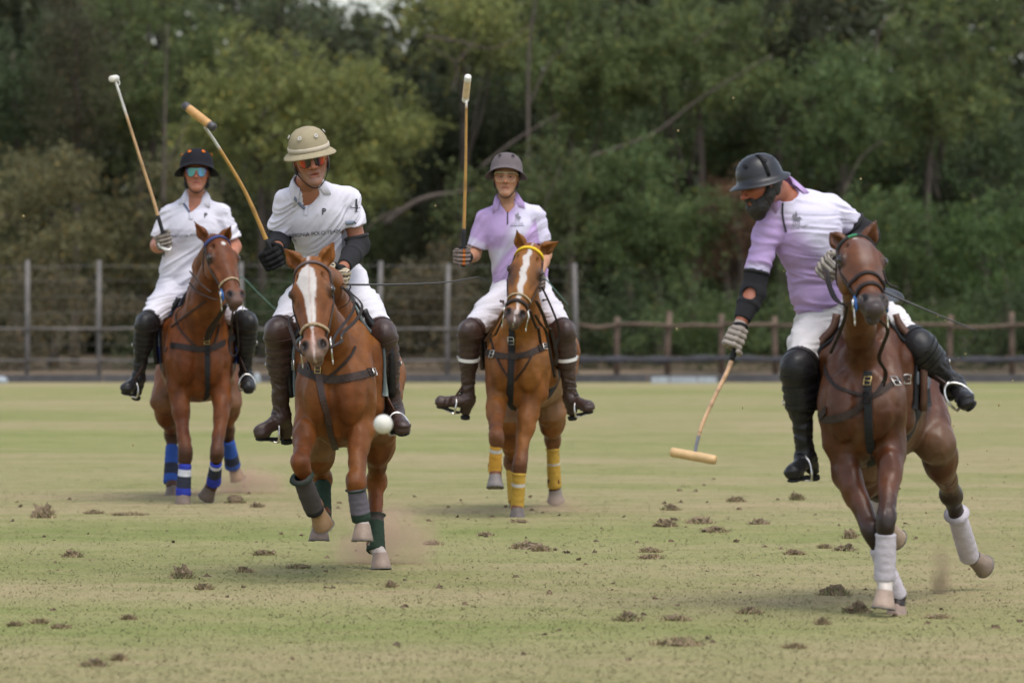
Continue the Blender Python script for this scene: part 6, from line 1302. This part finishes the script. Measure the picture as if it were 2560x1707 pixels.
mallet('bent cane mallet swung down by the bearded rider, plain head low over the grass', [m4, h4, P(1822, 920, h4[1] - .02), P(1790, 985, h4[1] - .04), P(1758, 1055, h4[1] - .05), P(1744, 1100, h4[1] - .05), P(1737, 1134, h4[1] - .05)], 0, (P(1676, 1129, h4[1] - .02), P(1791, 1150, h4[1] - .08)), rgb(.55, .36, .17), rgb(.20, .20, .24), rgb(.62, .38, .22), (.26, .86))
def whip(label, pts, m, lash, r=.0045):
    c = catmull(pts, 8); t = root('riding_whip', c[0], label, 'whip'); part('shaft', sweep(c, np.linspace(r * 1.5, r * .6, len(c)), n=6), M[m], t); part('lash', sweep(catmull(lash, 4), r * .8, r * .3, n=6), M[m], t)
h = RD[1]['J']['haR']; whip('thin green whip slanting down right of the first horse head', [h + V3(-.05, 0, .05), h, P(599, 691, h[1] - .2), P(650, 737, h[1] - .22), P(702, 786, h[1] - .24)], 'cord', [P(702, 786, h[1] - .24), P(712, 792, h[1] - .24), P(716, 806, h[1] - .24)])
h = RD[2]['J']['haR']; whip('long dark whip held level to the right by the rider in the beige helmet', [h + V3(-.02, 0, -.02), P(870, 711, h[1] - .02), P(1000, 711, h[1]), P(1110, 706, h[1] + .02), P(1198, 692, h[1] + .05)], 'darkcord', [P(1198, 692, h[1] + .05), P(1208, 696, h[1] + .05), P(1217, 701, h[1] + .05)], .005)
h = RD[3]['J']['haR']; whip('short green whip hanging beside the middle horse head', [h, P(1360, 696, h[1] - .1), P(1392, 730, h[1] - .12), P(1421, 763, h[1] - .14)], 'cord', [P(1421, 763, h[1] - .14), P(1417, 768, h[1] - .14), P(1424, 788, h[1] - .14)], .004)
h = RD[4]['J']['haR']; whip('black whip slanting down to the right of the bay horse head', [h, P(2227, 737, h[1] - .05), P(2340, 785, h[1] - .08), P(2442, 827, h[1] - .1)], 'darkcord', [P(2442, 827, h[1] - .1), P(2440, 836, h[1] - .1), P(2430, 858, h[1] - .1)], .0048)
part('polo_ball', sphere(P(958, 1060, 24.6), .0415, n=28, m=18), M['ball'], label='white polo ball flying in the air beside the second rider boot', cat='ball')

# browband decoration of the middle horse: green triangles on yellow; name on the first horse's browband
H3_ = HS[3]; hp = H3_['hp']; bbB = bvh_of(np.array([v.co for v in H3_['bbo'].data.vertices]) + OFF[H3_['bbo'].name], [tuple(p.vertices) for p in H3_['bbo'].data.polygons])
ax = zs(5, (715, 876), (735, 862), (765, 856), (795, 858), (825, 864), (855, 872), (885, 882), (912, 896), (932, 914)); vs = []
for (x0, y0), (x1, y1) in zip(ax[:-1], ax[1:]):
    mx, my = (x0 + x1) / 2, (y0 + y1) / 2; q3 = [cast(bbB, x0 + 1, y0 - 3.2), cast(bbB, x1 - 1, y1 - 3.2), cast(bbB, mx, my + 3.4)]
    if all(a[0] is not None for a in q3): vs.append((np.array([a[0] + V3(0, -.002, 0) for a in q3]), [(0, 1, 2)]))
if vs: part('triangle_pattern', join(*vs), mat('green_band_paint', (.02, .22, .11), rough=.7), H3_['bbo'], smooth=False)
H1_ = HS[1]; bbB = bvh_of(np.array([v.co for v in H1_['bbo'].data.vertices]) + OFF[H1_['bbo'].name], [tuple(p.vertices) for p in H1_['bbo'].data.polygons])
tx = lay_text(bbB, 'LOS PUENTEAMOS', zq(1, 912, 812)[0], zq(1, 912, 812)[1], 6.2, -.02, bend=-.006, off=.002)
if tx[1]: part('lettering', tx, M['paleprint'], H1_['bbo'], smooth=False)

# ------------------------------------------------------------------ dust
def dust(label, px, py, Yd, sx, sy, sz, dens, colr, lean=0.):
    c = P(px, py, Yd); v, f = sphere((0, 0, 0), (sx, sy, sz), n=20, m=14); v = np.array(v); v[:, 0] += v[:, 2] * lean
    m = bpy.data.materials.new('dust'); m.use_nodes = True; t = m.node_tree; t.nodes.clear(); L = t.links.new
    o = t.nodes.new('ShaderNodeOutputMaterial'); p = t.nodes.new('ShaderNodeVolumePrincipled'); L(p.outputs[0], o.inputs['Volume']); p.inputs['Color'].default_value = (*colr, 1); p.inputs['Anisotropy'].default_value = .1
    tc = t.nodes.new('ShaderNodeTexCoord'); n = t.nodes.new('ShaderNodeTexNoise'); n.inputs['Scale'].default_value = 5.5; n.inputs['Detail'].default_value = 4; L(tc.outputs['Object'], n.inputs['Vector'])
    ln = t.nodes.new('ShaderNodeVectorMath'); ln.operation = 'LENGTH'; sc = t.nodes.new('ShaderNodeVectorMath'); sc.operation = 'MULTIPLY'; sc.inputs[1].default_value = (1 / sx, 1 / sy, 1 / sz); L(tc.outputs['Object'], sc.inputs[0]); L(sc.outputs[0], ln.inputs[0])
    f1 = t.nodes.new('ShaderNodeMapRange'); f1.inputs[1].default_value = 1; f1.inputs[2].default_value = .1; f1.inputs[3].default_value = 0; f1.inputs[4].default_value = 1; L(ln.outputs['Value'], f1.inputs[0])
    f2 = t.nodes.new('ShaderNodeMapRange'); f2.inputs[1].default_value = .38; f2.inputs[2].default_value = .72; f2.inputs[3].default_value = 0; f2.inputs[4].default_value = dens; L(n.outputs[0], f2.inputs[0])
    mu = t.nodes.new('ShaderNodeMath'); mu.operation = 'MULTIPLY'; L(f1.outputs[0], mu.inputs[0]); L(f2.outputs[0], mu.inputs[1]); L(mu.outputs[0], p.inputs['Density'])
    ob = bpy.data.objects.new('dust_cloud', mesh_data('dust_cloud', v, f, m)); COL.objects.link(ob); ob.location = tuple(c); ob['kind'] = 'stuff'; ob['label'] = label; ob['category'] = 'dust'
DC = (1.0, .64, .47)
dust('pinkish dust behind the second horse rear hoof', 950, 1358, 31.9, .38, .3, .27, 10, DC, .5)
dust('pinkish dust right of the first horse hooves', 605, 1215, 41.6, .38, .3, .18, 11, DC)
dust('pale dust at the first horse left hooves', 460, 1245, 41.3, .30, .3, .10, 7, DC)
dust('narrow brown spurt of dust right of the bay horse', 2352, 1440, 29.0, .07, .08, .20, 22, (.42, .28, .19), -.15)
dust('wide thin dust behind the bay horse', 2400, 1370, 29.6, .55, .3, .34, 1.6, DC)
dust('thin dust at the middle horse hooves', 1395, 1262, 38.6, .25, .3, .09, 3.5, DC)
# flying crumbs of turf
vs = []; r9 = np.random.RandomState(9)
for k in range(46):
    px = 2240 + r9.rand() * 300 if k < 30 else r9.rand() * 2500; py = 760 + r9.rand() * 700 if k < 30 else 120 + r9.rand() * 1100; vs.append((lambda q: (np.array(q[0]) * (1 + .3 * r9.randn(len(q[0]), 1)) + P(px, py, 28.6 + r9.rand() * 1.5), q[1]))(sphere((0, 0, 0), .0022 + .0035 * r9.rand(), n=5, m=4)))
vv, ff = join(*vs); part('flying_crumbs', (vv, ff), M['soil'], col=np.tile(rgb(.34, .26, .13), (len(vv), 1)), smooth=False, kind='stuff', label='tiny crumbs of earth and grass flying in the air', cat='turf crumbs')
